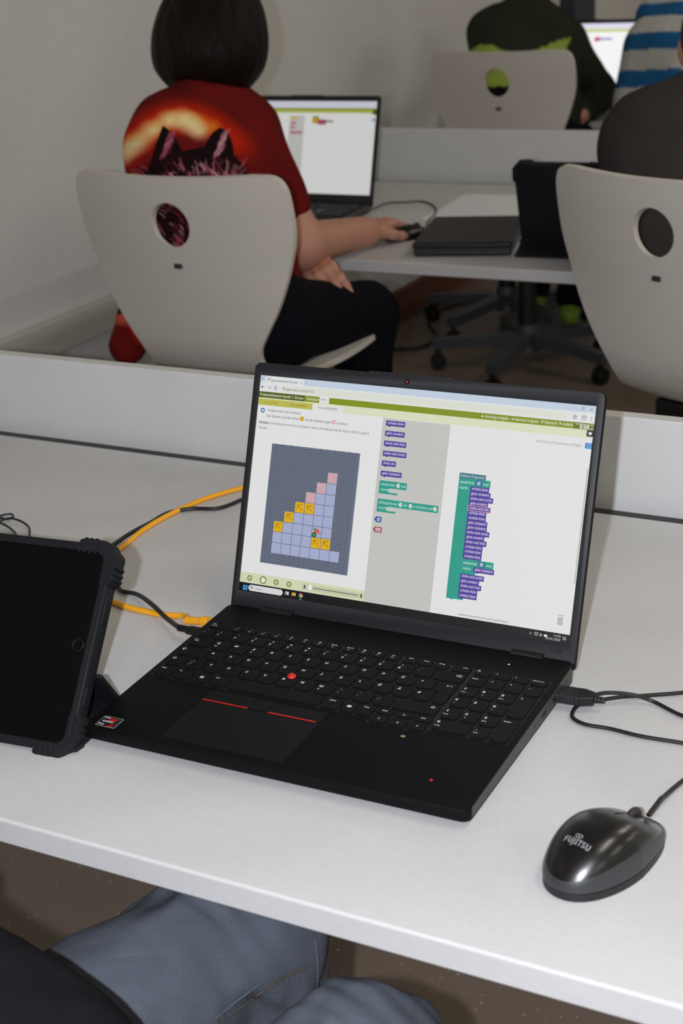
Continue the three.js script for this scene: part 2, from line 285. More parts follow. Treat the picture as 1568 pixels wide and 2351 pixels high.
const KEYS = [];   // x0, x1, z0, z1 (mm), legends [text, dx, dz, size]
{
  const R = { f: [54.3, 64.6], n: [66.6, 83.0], t: [85.5, 102.0], c: [105.1, 121.8], s: [125.1, 141.9], b: [144.9, 161.6] };
  const add = (x0, x1, r, ...leg) => KEYS.push({ x0, x1, z0: R[r][0], z1: R[r][1], leg });
  const L = (s) => [s, 3.5, 5.3, 4.3], S = (s, dx = 5, dz = 5, z = 2.6) => [s, dx, dz, z];
  add(7.5, 29.5, 'f', S('Esc', 4.5, 3, 2.4), S('FnLock', 5.5, 6, 1.7));
  [[32, 44], [46.5, 58.5], [61, 73], [75.5, 88], [91, 103.5], [106, 118.5], [121, 133.5], [136, 149], [152.5, 165], [167.5, 180], [182.3, 194.8], [197, 210]].forEach(([a, b], i) => add(a, b, 'f', S(['×', '–', '+', '×', '☼', '☼', '▭', 'Mode', 'Druck', '◌', '▤', '★'][i], 6, 3, i === 7 || i === 8 ? 2.1 : 2.4), S('F' + (i + 1), 5.5, 6.4, 1.7)));
  add(214, 227, 'f', S('Pos1', 6.5, 2.4, 2)); add(229, 242, 'f', S('Ende', 6.5, 2.4, 2)); add(244.4, 257.4, 'f', S('Einfg', 6.3, 2.6, 2)); add(262, 279.3, 'f', S('Entf', 11.5, 2.6, 2));
  const NP = [284.3, 301.7, 319.1, 336.5];
  ['▣', '(', ')', 'Bildschirm'].forEach((s, i) => add(NP[i], NP[i] + 15, 'f', S(s, i === 3 ? 6 : 2.5, 3, i === 3 ? 1.8 : 2.8)));
  add(7.5, 20.4, 'n', S('°', 4.4, 4.2), S('^', 2.9, 8.5));
  '1234567890ß´'.split('').forEach((s, i) => add(23 + 19.1 * i, 39.6 + 19.1 * i, 'n', [s, 3, 9.6, 3.6], [['!', '"', '§', '$', '%', '&', '/', '(', ')', '=', '?', '`'][i], 4.2, 4.8, 3]));
  add(252.2, 279.3, 'n', S('⌫', 21.5, 5.6, 3.4));
  ['Num', '/', '*', '–'].forEach((s, i) => add(NP[i], NP[i] + 15, 'n', S(s, i ? 3 : 4.4, 5, i ? 3.4 : 2.2)));
  add(7.5, 29.9, 't', S('⇤', 4.5, 5.4, 3), S('⇥', 5, 8, 3));
  'QWERTZUIOPÜ+'.split('').forEach((s, i) => add(33 + 19.1 * i, 49.6 + 19.1 * i, 't', L(s), ...(s === 'Q' ? [['@', 3.2, 11, 2.6]] : s === 'E' ? [['€', 3.2, 11, 2.6]] : [])));
  ['7', '8', '9'].forEach((s, i) => add(NP[i], NP[i] + 15, 't', [s, 2.9, 5.3, 4.3], S(['Pos1', '^', 'Bild▴'][i], 3.6, 11, i === 1 ? 2.4 : 1.8)));
  KEYS.push({ x0: NP[3], x1: NP[3] + 15, z0: 85.5, z1: 121.8, leg: [S('+', 2.8, 5, 4)] });
  add(7.5, 36, 'c', S('⇪', 3.3, 5.8, 3.4));
  'ASDFGHJKLÖÄ#'.split('').forEach((s, i) => { if (i < 12) add(38.4 + 19.1 * i, 55 + 19.1 * i, 'c', L(s)); });
  ['4', '5', '6'].forEach((s, i) => add(NP[i], NP[i] + 15, 'c', [s, 2.9, 5.3, 4.3], S(['<', '', '>'][i], 2.8, 11, 2.2)));
  add(7.5, 25.2, 's', S('⇧', 4.3, 5, 4)); add(28.8, 45.4, 's', S('>', 3.8, 4.6, 2.8), S('<', 3, 8, 2.8), S('|', 2, 10.5, 2.4));
  'YXCVBNM,.-'.split('').forEach((s, i) => add(48 + 19.1 * i, 64.6 + 19.1 * i, 's', i < 7 ? L(s) : [s, 2.8, 8, 4], ...(i > 6 ? [[[';', ':', '_'][i - 7], 3.8, 4, 3]] : i === 6 ? [['µ', 3, 10, 2.4]] : [])));
  add(238.9, 279.3, 's', S('⇧', 34.6, 5, 4));
  ['1', '2', '3'].forEach((s, i) => add(NP[i], NP[i] + 15, 's', [s, 2.9, 5.3, 4.3], S(['Ende', 'v', 'Bild▾'][i], 3.6, 11, i === 1 ? 2.2 : 1.8)));
  KEYS.push({ x0: NP[3], x1: NP[3] + 15, z0: 125.1, z1: 161.6, leg: [S('Enter', 5, 5.5, 2.3)] });
  add(7.5, 24.5, 'b', S('Strg', 5.2, 4.6, 2.4)); add(27.9, 44.7, 'b', S('Fn', 3.2, 4.4, 2.4)); add(47.2, 63.9, 'b', ['WIN', 8.4, 8.2, 5]); add(66.8, 83.2, 'b', S('Alt', 3.6, 4.4, 2.4));
  add(85.6, 177.8, 'b'); add(180.6, 196.6, 'b', S('AltGr', 6.5, 4.2, 2.3)); add(199, 211.5, 'b', ['DOT', 6, 8.4, 5]); add(213.8, 227.4, 'b', S('Strg', 6, 4.5, 2.3));
  const half = (x0, x1, z0, z1, s, z, dz = 4.4) => KEYS.push({ x0, x1, z0, z1, leg: [S(s, (x1 - x0) / 2, dz, z)] });
  half(229.8, 245.2, 144.9, 154, 'Bild▴', 2); half(247.6, 263.2, 144.9, 154, '^', 4, 5.6); half(265.6, 281, 144.9, 154, 'Bild▾', 2);
  half(229.8, 245.2, 156.2, 168.4, '<', 3.6, 6.6); half(247.6, 263.2, 156.2, 168.4, 'v', 3.4, 7); half(265.6, 281, 156.2, 168.4, '>', 3.6, 6.6);
  KEYS.push({ x0: NP[0], x1: NP[1] + 15, z0: 144.9, z1: 161.6, leg: [['0', 3, 4.8, 4.3], S('Einfg', 3.8, 10.5, 1.8)] }, { x0: NP[2], x1: NP[2] + 15, z0: 144.9, z1: 161.6, leg: [[',', 3, 4.8, 4.3], S('Entf', 3.6, 10.5, 1.8)] });
  KEYS.push({ x0: 262.3, x1: 279.3, z0: 85.5, z1: 121.8, leg: [S('↵', 10.5, 6, 4.4)], iso: 267.6 });
}
const KS = 2048 / 360;   // atlas pixels per millimetre
const keyAtlas = canvas(2048, 1024, (c, w, h) => {
  c.fillStyle = '#0e0e0f'; c.fillRect(0, 0, w, h); c.fillStyle = c.strokeStyle = '#e6e6e6'; c.textAlign = 'center'; c.textBaseline = 'middle'; c.lineWidth = 2.6;
  for (const k of KEYS) for (const [s, dx, dz, z] of k.leg) {
    const x = (k.x0 + dx) * KS, y = (k.z0 + dz) * KS;
    if (s === 'WIN') { for (const [a, b] of [[-7, -7], [1, -7], [-7, 1], [1, 1]]) c.fillRect(x + a * 1.4, y + b * 1.4, 9, 9); continue; }
    if (s === 'DOT') { c.beginPath(); c.ellipse(x, y, 13, 10, 0, 0, 7); c.fill(); c.strokeStyle = '#444'; c.beginPath(); c.moveTo(x - 6, y + 6); c.lineTo(x + 6, y - 6); c.stroke(); c.strokeStyle = '#e6e6e6'; continue; }
    if (s === '⇧' || s === '⇪') { c.beginPath(); c.moveTo(x, y - 11); c.lineTo(x + 11, y); c.lineTo(x + 5, y); c.lineTo(x + 5, y + 8); c.lineTo(x - 5, y + 8); c.lineTo(x - 5, y); c.lineTo(x - 11, y); c.closePath(); c.stroke(); if (s === '⇪') { c.strokeRect(x - 5, y + 10, 10, 3); } continue; }
    if (s === '⌫') { c.beginPath(); c.moveTo(x - 16, y); c.lineTo(x - 8, y - 8); c.lineTo(x + 14, y - 8); c.lineTo(x + 14, y + 8); c.lineTo(x - 8, y + 8); c.closePath(); c.stroke(); c.beginPath(); c.moveTo(x - 3, y - 4); c.lineTo(x + 7, y + 4); c.moveTo(x + 7, y - 4); c.lineTo(x - 3, y + 4); c.stroke(); continue; }
    if (s === '↵') { c.beginPath(); c.moveTo(x + 14, y - 4); c.lineTo(x + 14, y + 2); c.lineTo(x - 12, y + 2); c.stroke(); c.beginPath(); c.moveTo(x - 18, y + 2); c.lineTo(x - 9, y - 5); c.lineTo(x - 9, y + 9); c.fill(); continue; }
    if (s === '⇤' || s === '⇥') { const f = s === '⇤' ? -1 : 1; c.beginPath(); c.moveTo(x - f * 12, y); c.lineTo(x + f * 10, y); c.stroke(); c.beginPath(); c.moveTo(x + f * 11, y); c.lineTo(x + f * 3, y - 5); c.lineTo(x + f * 3, y + 5); c.fill(); c.fillRect(x + f * 12, y - 6, 2, 12); continue; }
    if (s === '▣' || s === '▭' || s === '▤' || s === '◌') { c.strokeRect(x - 6, y - 5, 12, 9); if (s !== '▭') c.fillRect(x - 3, y - 2, 6, 4); continue; }
    if (s === '☼' || s === '★') { c.beginPath(); c.arc(x - 3, y, 4.5, 0, 7); c.stroke(); c.fillRect(x + 4, y - 1, 6, 2); continue; }
    c.font = `bold ${z * KS}px sans-serif`; c.save(); c.translate(x, y); c.transform(1.12, 0, -0.06, 1, 0, 0); c.fillText(s.replace('▴', '+').replace('▾', '-'), 0, 0); c.restore();
  }
});
M.key = phy(0xffffff, 0.6, { map: keyAtlas, specularIntensity: 0.3 });
function keyGeo(k) {
  const u = 0.001, x0 = k.x0 * u, x1 = k.x1 * u, z0 = k.z0 * u, z1 = k.z1 * u;
  const outline = (i) => {
    const r = 0.0009, R = 0.0022, a = x0 + i, b = x1 - i, c = z0 + i, d = z1 - i;
    if (k.iso) { const m = k.iso * u + i, zm = 0.1036 - i; return [[a, c + r], [a + r, c], [b - r, c], [b, c + r], [b, d - R], [b - R, d], [m + R, d], [m, d - R], [m, zm], [a, zm]]; }
    return [[a, c + r], [a + r, c], [b - r, c], [b, c + r], [b, d - R], [b - R * 0.5, d - R * 0.28], [b - R, d], [a + R, d], [a + R * 0.5, d - R * 0.28], [a, d - R]];
  };
  const ly = [[0, 0, 0.0002], [1, 0, 0.0017], [2, 0.0005, 0.0021]], pos = [], nor = [], uv = [];
  const P = ([x, z], h) => [x, deckY(z) + h, z];
  const tri = (a, b, c) => { const A = V(...a), n = V(...b).sub(A).cross(V(...c).sub(A)).normalize(); for (const p of [a, b, c]) { pos.push(...p); nor.push(n.x, n.y, n.z); uv.push(p[0] * 1000 * KS / 2048, 1 - p[2] * 1000 * KS / 1024); } };
  for (let l = 0; l < 2; l++) { const o = outline(ly[l][1]), q = outline(ly[l + 1][1]); for (let i = 0; i < o.length; i++) { const j = (i + 1) % o.length; const a = P(o[i], ly[l][2]), b = P(o[j], ly[l][2]), c = P(q[j], ly[l + 1][2]), d = P(q[i], ly[l + 1][2]); tri(a, c, b); tri(a, d, c); } }
  const o = outline(0.0005), sh = THREE.ShapeUtils.triangulateShape(o.map((p) => new THREE.Vector2(p[0], p[1])), []);
  for (const [a, b, c] of sh) { const A = P(o[a], 0.0021), B = P(o[b], 0.0021), Cc = P(o[c], 0.0021); const up = (B[0] - A[0]) * (Cc[2] - A[2]) - (B[2] - A[2]) * (Cc[0] - A[0]); up < 0 ? tri(A, B, Cc) : tri(A, Cc, B); }
  const g = new THREE.BufferGeometry(); g.setAttribute('position', new THREE.Float32BufferAttribute(pos, 3)); g.setAttribute('normal', new THREE.Float32BufferAttribute(nor, 3)); g.setAttribute('uv', new THREE.Float32BufferAttribute(uv, 2)); return g;
}
// plates that lie on the sloping deck
function onDeck(x0, x1, z0, z1, h0, h1, r = 0.001) {
  const g = extr(roundRect(x0, -z1, x1, -z0, r), h1 - h0); g.rotateX(-Math.PI / 2);
  const p = g.attributes.position; for (let i = 0; i < p.count; i++) p.setY(i, p.getY(i) + h0 + deckY(p.getZ(i))); g.computeVertexNormals(); return g;
}
function baseGeo() {
  const b = 0.0014, g = extr(roundRect(b, -(LD - b), LW - b, -(0.0095 + b), 0.006), 1 - 2 * 0, b, 5); g.rotateX(-Math.PI / 2);   // y from -b to 1 + b
  const p = g.attributes.position;
  for (let i = 0; i < p.count; i++) { const y = p.getY(i), z = p.getZ(i), top = deckY(z), bot = lerp(0.0035, 0.0062, Math.max(0, (z - 0.2) / 0.06)); p.setY(i, y > 0.5 ? top - b + (y - 1) : bot + b + y); }
  g.computeVertexNormals(); return toCreasedNormals(g, 0.5);
}
function makeLaptop(label, pos, turn, tex, o = {}) {
  const t = thing('laptop', label, 'laptop', pos, turn);
  const tilt = o.tilt ?? TILT;
  mesh('base', baseGeo(), M.laptop, t);
  for (const [x, z] of [[0.03, 0.03], [LW - 0.03, 0.03], [0.03, 0.23], [LW - 0.03, 0.23]]) mesh('foot', move(cyl(0.008, 0.008, 0.0062, 14), x, 0.0031, z), M.blackPlastic, t);
  const kb = mesh('keyboard', onDeck(0.0055, LW - 0.0055, 0.0525, 0.1635, 0.00005, 0.0003, 0.002), std(0x080808, 0.6), t);
  mesh('arrow_key_well', onDeck(0.2280, 0.2828, 0.16, 0.1702, 0.00004, 0.00028, 0.002), kb.material, kb);
  if (o.detail) for (const k of KEYS) mesh('key', keyGeo(k), M.key, kb);
  else mesh('key_block', merge(KEYS.filter((k) => !k.iso).map(keyGeo)), M.key, kb).userData.kind = 'stuff';
  mesh('trackpoint', move(new THREE.SphereGeometry(0.0042, 20, 12).scale(1, 0.7, 1), 0.1328, deckY(0.1245) + 0.0022, 0.1245), M.red, t);
  const tp0 = mesh('touchpad', onDeck(0.0752, 0.1925, 0.1862, 0.2515, 0.00002, 0.0003, 0.002), phy(0x0c0c0d, 0.55, { specularIntensity: 0.4 }), t);
  for (const [a, b] of [[0.0752, 0.1222], [0.1226, 0.1408], [0.1412, 0.1925]]) mesh('touchpad_button', onDeck(a, b, 0.1672, 0.1848, 0.00002, 0.0005, 0.001), phy(0x0b0b0c, 0.55, { specularIntensity: 0.4 }), t);
  for (const [a, b] of [[0.0756, 0.1216], [0.1416, 0.1888]]) mesh('red_stripe', onDeck(a, b, 0.1841, 0.1853, 0.0003, 0.00065, 0.0002), M.red, t);
  if (o.detail) {
    const st = mesh('sticker', onDeck(0.0092, 0.0290, 0.2390, 0.2548, 0.00005, 0.00025, 0.0006), std(0xffffff, 0.3, { map: stickerTex }), t);
    { const p = st.geometry.attributes.position, uv = st.geometry.attributes.uv; for (let i = 0; i < p.count; i++) uv.setXY(i, (p.getX(i) - 0.0092) / 0.0198, 1 - (p.getZ(i) - 0.239) / 0.0158); }
    mesh('status_dot', move(new THREE.SphereGeometry(0.0014, 10, 6).scale(1, 0.3, 1), 0.3155, deckY(0.2304), 0.2304), std(0xd0201c, 0.5, { emissive: 0xd0201c, emissiveIntensity: 0.25 }), t);
    mesh('residue_mark', onDeck(0.2655, 0.2694, 0.1776, 0.1800, 0.00003, 0.0002, 0.0004), std(0x9b9167, 0.7), t);
    mesh('power_button', onDeck(0.300, 0.316, 0.030, 0.038, 0.00003, 0.0002, 0.003), phy(0x070708, 0.6, { specularIntensity: 0.25 }), t);
    mesh('power_light', move(new THREE.SphereGeometry(0.0008, 8, 6).scale(1, 0.4, 1), 0.306, deckY(0.0342) + 0.0003, 0.0342), std(0xffffff, 0.5, { emissive: 0xffffff, emissiveIntensity: 0.8 }), t);
    // openings along the side
    for (const [z, w, h, y] of [[0.0300, 0.0045, 0.004, 0.0125], [0.0600, 0.0145, 0.0062, 0.0115], [0.0890, 0.0145, 0.0062, 0.0110], [0.1120, 0.0042, 0.0042, 0.0115], [0.2240, 0.012, 0.0018, 0.0112]]) mesh('port', box(LW - 0.004, LW + 0.00015, y - h / 2, y + h / 2, z - w / 2, z + w / 2, 0.0008), std(0x020202, 0.6), t);
    for (const [z, w, h, y] of [[0.040, 0.013, 0.0085, 0.0130], [0.0610, 0.0095, 0.0035, 0.0132]]) mesh('port', box(-0.00015, 0.004, y - h / 2, y + h / 2, z - w / 2, z + w / 2, 0.0008), std(0x020202, 0.6), t);
  }
  for (const [a, b] of [[0.038, 0.072], [0.300, 0.330]]) mesh('hinge', move(cyl(0.0052, 0.0052, b - a, 16).rotateZ(Math.PI / 2), (a + b) / 2, HY - 0.003, HZ + 0.0015), M.blackPlastic, t);
  { // lighter band along both sides
    const sh = new THREE.Shape(); sh.moveTo(-0.0175, 0.0055); sh.lineTo(-0.252, 0.0078); sh.lineTo(-0.252, deckY(0.252) - 0.0017); sh.lineTo(-0.0175, deckY(0.0175) - 0.0017); sh.closePath();
    for (const x of [-0.00012, LW - 0.0004]) { const q = extr(sh, 0.0005); q.rotateY(Math.PI / 2); q.translate(x, 0, 0); mesh('side_band', q, M.laptopSide, t); }
  }
  // lid: local x across, y up the lid, z towards the viewer
  const lid = new THREE.Group(); lid.name = 'lid'; lid.position.set(0, HY, HZ); lid.rotation.x = -tilt; t.add(lid);
  const back = extr(roundRect(0.0008, -0.009, LW - 0.0008, LIDH - 0.0008, [0.003, 0.003, 0.006, 0.006]), 0.0044, 0.0008, 5); back.translate(0, 0, -0.0068); mesh('lid_cover', toCreasedNormals(back, 0.5), M.laptop, lid);
  const fr = roundRect(0.0006, -0.003, LW - 0.0006, LIDH - 0.0006, [0.001, 0.001, 0.006, 0.006]); const dx = (LW - SW) / 2; fr.holes.push(roundRect(dx, SB, LW - dx, SB + SH, 0.0006));
  const fg = extr(fr, 0.0010, 0.0003, 5); fg.translate(0, 0, -0.0015); mesh('bezel', toCreasedNormals(fg, 0.5), M.lidFrame, lid);
  const sc = mesh('screen', move(new THREE.PlaneGeometry(SW + 0.001, SH + 0.001), LW / 2, SB + SH / 2, -0.0012), std(0x050505, 0.5, { emissive: 0xffffff, emissiveMap: tex, emissiveIntensity: o.glow ?? 0.77 }), lid);
  { const uv = sc.geometry.attributes.uv; for (let i = 0; i < uv.count; i++) uv.setXY(i, 0.5 + (uv.getX(i) - 0.5) * (SW + 0.001) / SW, 0.5 + (uv.getY(i) - 0.5) * (SH + 0.001) / SH); }
  mesh('camera_bump', box(LW / 2 - 0.055, LW / 2 + 0.03, LIDH - 0.001, LIDH + 0.0012, -0.006, -0.0004, 0.0008), M.lidFrame, lid);
  if (o.detail) {
    const cam = mesh('webcam', move(cyl(0.0023, 0.0023, 0.0006, 18).rotateX(Math.PI / 2), 0.1660, 0.2347, 0.0000), std(0x050506, 0.3), lid);
    mesh('privacy_shutter', move(cyl(0.0008, 0.0008, 0.0005, 14).rotateX(Math.PI / 2), 0.1660, 0.2347, 0.0003), std(0xff3a2a, 0.5, { emissive: 0xff2a1a, emissiveIntensity: 0.25 }), cam);
    const lt = txt('L16', 0.0048, 0.0002); lt.translate(LW - 0.0235, 0.0042, 0.00005); mesh('model_mark', lt, std(0x08080a, 0.4), lid);
  }
  return t;
}
const stickerTex = canvas(256, 204, (c, w, h) => {
  c.fillStyle = '#17181a'; c.fillRect(0, 0, w, h); c.strokeStyle = '#9aa09a'; c.lineWidth = 6; c.strokeRect(3, 3, w - 6, h - 6);
  c.fillStyle = '#a31818'; c.beginPath(); c.moveTo(60, 26); c.lineTo(196, 30); c.lineTo(186, 96); c.lineTo(120, 92); c.fill(); c.beginPath(); c.moveTo(120, 200); c.lineTo(214, 120); c.lineTo(214, 198); c.fill();
  c.fillStyle = '#e8e8e8'; c.font = 'bold 34px sans-serif'; c.fillText('AMD', 16, 42); c.font = 'bold 46px sans-serif'; c.fillText('RYZEN', 34, 118); c.font = 'bold 40px sans-serif'; c.fillText('PRO', 16, 178);
});
// the pages on the screens
const zig = (c, p, col, w = 2.5) => { c.strokeStyle = col; c.lineWidth = w; c.beginPath(); p.forEach(([x, y], i) => (i ? c.lineTo(x, y) : c.moveTo(x, y))); c.stroke(); };
const arr = (c, x, y, dx, dy, r, col) => { zig(c, [[x - dx * r, y - dy * r], [x + dx * r, y + dy * r]], col, 3); zig(c, [[x + dx * r * 0.2 - dy * r * 0.7, y + dy * r * 0.2 + dx * r * 0.7], [x + dx * r, y + dy * r], [x + dx * r * 0.2 + dy * r * 0.7, y + dy * r * 0.2 - dx * r * 0.7]], col, 3); };
const ring = (c, x, y, r, col) => { c.strokeStyle = col; c.lineWidth = 3; c.beginPath(); c.arc(x, y, r, 0.5, 5.6); c.stroke(); };
const star = (c, x, y, r, col, full) => { c.beginPath(); for (let i = 0; i < 10; i++) { const a = -Math.PI / 2 + i * Math.PI / 5, q = i % 2 ? r * 0.42 : r; c.lineTo(x + Math.cos(a) * q, y + Math.sin(a) * q); } c.closePath(); if (full) { c.fillStyle = col; c.fill(); } else { c.strokeStyle = col; c.lineWidth = 2; c.stroke(); } };
function uiFrame(c) {
  c.fillStyle = '#f7f7f7'; c.fillRect(0, 0, 2048, 1280); c.fillStyle = '#d3e2f4'; c.fillRect(0, 0, 2048, 40); c.fillStyle = '#f4f5f6'; c.beginPath(); c.roundRect(34, 4, 256, 50, 12); c.fill();
  c.fillStyle = '#f4f5f6'; c.fillRect(0, 40, 2048, 56); c.fillStyle = '#eef2e4'; c.beginPath(); c.roundRect(150, 50, 1740, 36, 18); c.fill();
  c.fillStyle = '#8c9c14'; c.fillRect(0, 96, 2048, 35); c.fillStyle = '#eef1cf'; c.fillRect(0, 131, 2048, 44); c.fillStyle = '#000'; c.fillRect(0, 1228, 2048, 52);
}
const W = (c, s, x, y, px, col, font = 'sans-serif', w) => { c.font = `${px}px ${font}`; c.fillStyle = col; if (w) c.fillText(s, x, y, w); else c.fillText(s, x, y); };
function block(c, x, y, w, h, col, s) {
  c.fillStyle = '#2b2170'; c.fillStyle = col[1]; c.beginPath(); c.roundRect(x, y, w, h + 2, 4); c.fill(); c.fillStyle = col[0]; c.beginPath(); c.roundRect(x + 1, y + 1, w - 2, h - 2, 4); c.fill();
  c.fillStyle = col[1]; c.beginPath(); c.moveTo(x + 14, y + h); c.lineTo(x + 19, y + h + 6); c.lineTo(x + 28, y + h + 6); c.lineTo(x + 33, y + h); c.fill();
  c.textAlign = 'left'; W(c, s, x + 9, y + h - 8, 20, '#fff', 'sans-serif', w - 16);
}
const PUR = ['#5b45ac', '#3c2a86'], TEAL = ['#2aa893', '#1c8573'];
const pageTex = canvas(2048, 1280, (c) => {
  uiFrame(c); c.textBaseline = 'alphabetic';
  zig(c, [[10, 18], [16, 25], [22, 18]], '#667'); zig(c, [[48, 30], [54, 18], [62, 24], [66, 14]], '#556', 3); W(c, 'Jugendwettbewerb Informatik', 72, 32, 17, '#555', 'sans-serif', 180); W(c, '×', 268, 32, 20, '#333'); W(c, '+', 300, 30, 20, '#333');
  arr(c, 22, 69, -1, 0, 10, '#555'); arr(c, 66, 69, 1, 0, 10, '#aaa'); ring(c, 110, 69, 9, '#555'); zig(c, [[154, 64], [170, 64]], '#666', 3); zig(c, [[154, 74], [170, 74]], '#666', 3); W(c, 'jwinf.de/contest/157', 178, 78, 20, '#777');
  c.strokeStyle = '#666'; c.lineWidth = 2; c.strokeRect(1968, 14, 12, 12); W(c, '–', 1918, 28, 22, '#777'); W(c, '×', 2014, 31, 24, '#444'); star(c, 1934, 69, 12, '#555', false); c.beginPath(); c.arc(1985, 69, 12, 0, 7); c.stroke(); c.beginPath(); c.arc(1985, 66, 4, 0, 7); c.stroke(); c.fillStyle = '#555'; for (const y of [60, 68, 76]) c.fillRect(2024, y, 4, 4);
  c.fillStyle = '#56640c'; c.fillRect(0, 96, 305, 35); W(c, 'Probewettbewerb Runde 1. Bronze', 8, 121, 22, '#fff', 'sans-serif', 290); W(c, 'Sokoban', 318, 121, 21, '#fff'); c.fillStyle = '#f2f3f0'; c.fillRect(402, 96, 64, 36); W(c, '····', 410, 122, 34, '#222');
  c.textAlign = 'left'; arr(c, 1414, 113, -1, 0, 8, '#fff'); W(c, 'Vorherige Aufgabe', 1426, 120, 20, '#fff', 'sans-serif', 140); arr(c, 1586, 113, 1, 0, 8, '#fff'); W(c, 'Nächste Aufgabe', 1600, 120, 20, '#fff', 'sans-serif', 136); arr(c, 1756, 113, 0, -1, 8, '#fff'); W(c, 'Übersicht', 1768, 120, 20, '#fff', 'sans-serif', 74); arr(c, 1860, 113, -0.7, -0.7, 8, '#fff'); W(c, 'Vollbild', 1872, 120, 20, '#fff', 'sans-serif', 56);
  c.fillStyle = '#6f7d10'; c.fillRect(1932, 96, 116, 35); W(c, 'Verbleibende Zeit', 1942, 108, 13, '#fff', 'sans-serif', 104); c.font = 'bold 28px sans-serif'; c.fillStyle = '#fff'; c.fillText('0:08', 1966, 129); W(c, ':47', 2024, 129, 14, '#fff');
  c.fillStyle = '#cbc95a'; c.beginPath(); c.roundRect(-8, 138, 368, 37, [0, 6, 6, 0]); c.fill(); c.fillStyle = '#f5f6f2'; c.fillRect(362, 138, 202, 40);
  W(c, 'Version', 40, 163, 17, '#b3923c'); for (let k = 0; k < 2; k++) star(c, 108 + k * 17, 157, 8, '#c98a3c', true); W(c, 'Version', 214, 163, 17, '#a3782e'); for (let k = 0; k < 3; k++) star(c, 280 + k * 17, 157, 8, '#b8732e', true); W(c, 'Version', 398, 163, 17, '#888'); for (let k = 0; k < 4; k++) star(c, 464 + k * 17, 157, 8, '#999', false);
  c.fillStyle = '#f7f7f7'; c.fillRect(0, 175, 818, 1053);
  c.fillStyle = '#2d6fb8'; c.beginPath(); c.arc(37, 206, 14, 0, 7); c.fill(); c.fillStyle = '#eef'; c.beginPath(); c.arc(37, 206, 8, 0, 7); c.fill();
  W(c, 'Programmiere den Roboter:', 70, 209, 20, '#6a6a6a', 'sans-serif', 224); W(c, 'Der Roboter soll die Kisten', 66, 242, 20, '#6a6a6a', 'sans-serif', 218); c.fillStyle = '#e2b90e'; c.fillRect(290, 220, 24, 24); W(c, 'auf die Markierungen', 322, 242, 20, '#6a6a6a', 'sans-serif', 172); c.fillStyle = '#efc3c3'; c.fillRect(498, 220, 24, 24); W(c, 'schieben.', 528, 242, 20, '#6a6a6a', 'sans-serif', 74);
  c.font = 'bold 20px sans-serif'; c.fillStyle = '#555'; c.fillText('Hinweis:', 20, 283, 70); W(c, 'Eine Kiste lässt sich nur schieben, wenn der Roboter direkt davor steht. Es gibt 6', 94, 283, 20, '#777', 'sans-serif', 646); W(c, 'Kisten.', 22, 314, 20, '#777');
  // the level
  const X0 = 124, Y0 = 394, CW = 575 / 9, CH = 702 / 11; c.fillStyle = '#737d91'; c.fillRect(X0, Y0, 575, 702); c.strokeStyle = '#3a4150'; c.lineWidth = 2;
  for (let r = 0; r < 66; r++) { const y = Y0 + r * 702 / 66; c.beginPath(); for (let x = X0; x <= X0 + 575; x += 12) c.lineTo(x, y + (Math.floor(x / 24) % 2 ? 1.6 : 0)); c.stroke(); for (let q = 0; q < 10; q++) { const x = X0 + ((q + (r % 2) / 2) * CW); if (x < X0 + 575) { c.globalAlpha = 0.6; c.beginPath(); c.moveTo(x, y); c.lineTo(x, y + 10.6); c.stroke(); c.globalAlpha = 1; } } }
  const cell = (q, r) => [X0 + q * CW, Y0 + r * CH];
  const fl = [[6, 2], [5, 3], [6, 3], [4, 4], [5, 4], [6, 4], [3, 5], [4, 5], [5, 5], [6, 5]]; for (let q = 2; q < 7; q++) fl.push([q, 6]); for (let q = 1; q < 7; q++) fl.push([q, 7], [q, 8]); for (let q = 1; q < 8; q++) fl.push([q, 9]);
  for (const [q, r] of fl) { const [x, y] = cell(q, r); c.fillStyle = '#b3bbdf'; c.fillRect(x, y, CW, CH); c.strokeStyle = '#4d5263'; c.lineWidth = 2; c.strokeRect(x, y, CW, CH); }
  for (const [q, r] of [[6, 2], [5, 3], [4, 4]]) { const [x, y] = cell(q, r); c.fillStyle = '#e9dbe0'; c.fillRect(x + 2, y + 2, CW - 4, CH - 4); c.strokeStyle = '#cf7682'; c.lineWidth = 3; for (let k = 0; k < 4; k++) c.strokeRect(x + 6 + k * 7, y + 6 + k * 7, CW - 12 - k * 14, CH - 12 - k * 14); }
  for (const [q, r] of [[3, 5], [4, 5], [2, 6], [1, 7], [5, 8], [6, 8]]) { const [x, y] = cell(q, r); c.fillStyle = '#f0bd12'; c.fillRect(x + 2, y + 2, CW - 4, CH - 4); c.strokeStyle = '#a97d08'; c.lineWidth = 4; c.beginPath(); c.moveTo(x + 16, y + 44); c.lineTo(x + 18, y + 16); c.lineTo(x + 50, y + 14); c.moveTo(x + 18, y + 18); c.lineTo(x + 50, y + 46); c.stroke(); }
  { c.fillStyle = '#e0685a'; c.beginPath(); c.ellipse(474, 868, 18, 12, -0.3, 0, 7); c.fill(); c.beginPath(); c.moveTo(484, 880); c.lineTo(506, 868); c.lineTo(492, 888); c.fill(); c.fillStyle = '#3f8f5a'; c.fillRect(452, 852, 16, 10); c.fillStyle = '#123'; c.beginPath(); c.arc(460, 891, 15, 0, 7); c.fill(); c.fillStyle = '#2a9d55'; c.beginPath(); c.arc(460, 891, 11, 0, 7); c.fill(); }
